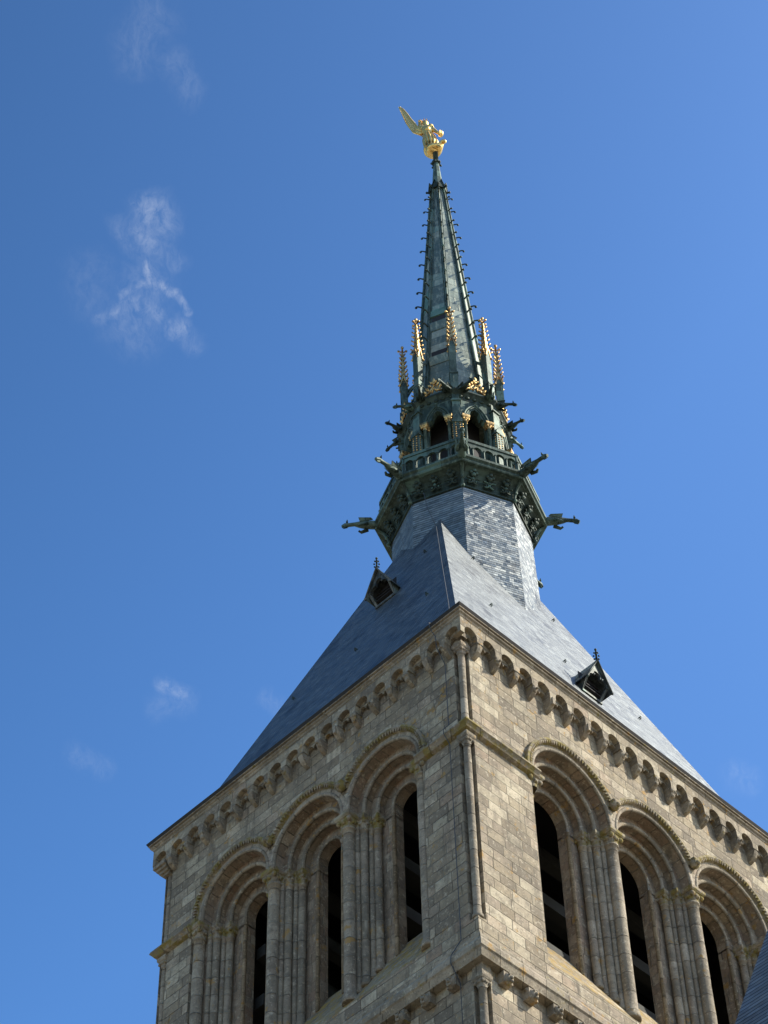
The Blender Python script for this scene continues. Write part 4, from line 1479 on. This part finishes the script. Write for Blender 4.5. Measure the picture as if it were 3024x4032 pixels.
wing("wing", [(-0.34, 0, 44.15), (-0.60, 0, 44.52), (-0.74, 0, 44.98), (-0.90, 0, 45.42), (-1.06, 0, 45.95), (-1.22, 0, 46.40), (-1.37, 0, 46.66)],
     [(-0.50, 0.05, 43.86), (-0.84, 0.06, 44.12), (-1.02, 0.05, 44.66), (-1.14, 0.04, 45.08), (-1.26, 0.03, 45.72), (-1.37, 0.02, 46.3), (-1.43, 0, 46.68)], "wing raised to the side")
wing("wing", [(-0.26, -0.12, 44.3), (-0.34, -0.22, 44.75), (-0.40, -0.36, 45.2), (-0.46, -0.50, 45.7), (-0.50, -0.64, 46.2), (-0.54, -0.75, 46.6)],
     [(-0.36, -0.22, 44.1), (-0.48, -0.40, 44.6), (-0.54, -0.52, 45.1), (-0.58, -0.62, 45.6), (-0.60, -0.70, 46.1), (-0.58, -0.77, 46.6)], "wing raised behind the figure")
# sword, shield, dragon, ball under the feet
m = MB(MU)
m.tube([(-0.58, 0.10, 45.10), (-0.42, 0.0, 45.14)], 0.035, 7)
m.ball((-0.50, 0.08, 45.10), 0.065, 8, 6)
m.tube([(-0.50, 0.03, 45.1), (-0.53, -0.42, 45.60), (-0.55, -0.72, 45.93)], [0.045, 0.04, 0.01], 6)
put("sword", m, M_GOLD, statue)
m = MB(MU)
P = []
for i in range(6):
    r = [0.0, 0.07, 0.12, 0.16, 0.18, 0.19][i]
    P.append([(0.36 + 0.05 * math.cos(PI * i / 10) - 0.02, 0.26 + r * math.cos(2 * PI * k / 16), 43.5 + r * math.sin(2 * PI * k / 16)) for k in range(16)])
m.grid(P, None, True, True)
m.ball((0.37, 0.26, 43.5), 0.165, 12, 9, (0.75, 1, 1))
put("shield", m, M_GOLD, statue)
dv_ = [(-0.25, 0.1, 42.5), (-0.05, 0.28, 42.44), (0.15, 0.25, 42.46), (0.27, 0.05, 42.52), (0.2, -0.18, 42.5), (-0.05, -0.28, 42.46), (-0.3, -0.12, 42.5), (-0.36, 0.02, 42.66), (-0.34, 0.1, 42.9),
       (0.36, 0.22, 42.66), (0.43, 0.26, 42.78), (0.50, 0.30, 42.72), (0.56, 0.34, 42.62)]
skin("dragon", dv_, [(i, i + 1) for i in range(8)] + [(3, 9), (9, 10), (10, 11), (11, 12)], [0.12, 0.15, 0.16, 0.17, 0.16, 0.15, 0.13, 0.09, 0.05, 0.13, 0.13, 0.12, 0.07], M_GOLD, statue)
m = MB(MU)
prof = [(0.02, 42.26), (0.15, 42.26), (0.235, 42.31), (0.27, 42.40), (0.275, 42.52), (0.29, 42.66), (0.25, 42.80), (0.20, 42.92), (0.10, 43.0)]
P = []
for i, (r, z) in enumerate(prof):
    P.append([(-0.07 + r * (1 + 0.13 * math.sin(3 * k + i * 1.7)) * math.cos(2 * PI * k / 18), r * (1 + 0.13 * math.sin(3 * k + i * 1.7)) * math.sin(2 * PI * k / 18), z) for k in range(18)])
m.grid(P, None, True, True)
m.ball((0.36, 0.2, 42.86), 0.075, 7, 5)
m.tube([(0.40, 0.26, 42.84), (0.46, 0.24, 43.0)], [0.04, 0.01], 5)
m.tube([(0.16, 0.24, 42.44), (0.26, 0.36, 42.26), (0.34, 0.40, 42.12)], [0.08, 0.06, 0.015], 6)
put("base", m, M_GOLD, statue)

# ================================================================== LIGHTNING CABLE
m = MB()
m.tube([(0.62, -2.52, 15.05), (0.80, -2.56, 14.0), (0.95, -2.42, 13.2), (1.0, -2.40, 13.0), (3.0, -4.42, 7.5), (4.86, -6.28, 2.42), (5.22, -6.66, 1.2), (5.36, -7.55, 0.12), (5.38, -7.72, 0.0),
        (5.40, -7.70, -0.25), (5.44, -7.55, -0.5), (5.46, -7.54, -0.95), (5.50, -7.28, -1.5), (5.50, -7.27, -3.9), (5.50, -7.49, -4.22), (5.50, -7.49, -4.38), (5.51, -7.28, -4.65), (5.51, -7.27, -11.45),
        (5.44, -7.58, -12.08), (5.42, -7.59, -12.3), (5.42, -7.28, -12.75), (5.42, -7.27, -30)], 0.012, 6)
o = put("lightning_cable", m, M_CABLE)
o['label'] = "thin grey lightning cable running down the shaded roof slope and tower wall"
o['category'] = "cable"

# ================================================================== NEIGHBOURING ROOF (corner of the picture)
chapel = empty("chapel", (20, -4.8, GZ), "chapel with dark steep slate roof edge in front of the tower's lower right", "chapel")
XV = 14.0
zl = lambda y: -17.05 + 2.0 * (y + 7.30)
yr = -4.75
m = MB()
th = 0.16
ye = -12.0
zr_, ze = zl(yr), zl(ye)
sl_ = math.sqrt(5.0)
m.face([(XV, ye, ze), (34, ye, ze), (34, yr, zr_), (XV, yr, zr_)], [(0, ye * sl_), (20, ye * sl_), (20, yr * sl_), (0, yr * sl_)])
yb = 2 * yr - ye
m.face([(XV, yb, ze), (34, yb, ze), (34, yr, zr_), (XV, yr, zr_)], [(40, ye * sl_), (60, ye * sl_), (60, yr * sl_), (40, yr * sl_)])
m.face([(XV, ye, ze), (XV, yr, zr_), (XV, yb, ze), (XV, yb, ze - th), (XV, yr, zr_ - th * 2.2), (XV, ye, ze - th)])
m.face([(XV, ye, ze - th), (34, ye, ze - th), (34, yr, zr_ - th * 2.2), (XV, yr, zr_ - th * 2.2)])
m.face([(XV, ye, ze - th), (34, ye, ze - th), (34, ye, ze), (XV, ye, ze)])
put("roof", m, M_NAVE, chapel)
m = MB()
m.box((XV + 0.25, ye + 0.5, GZ), (33.6, yb - 0.5, ze - 0.1))
m.face([(XV + 0.26, ye + 0.5, ze - 0.1), (XV + 0.26, yb - 0.5, ze - 0.1), (XV + 0.26, yr, zr_ - 1.4)])
put("wall", m, M_STONE, chapel)
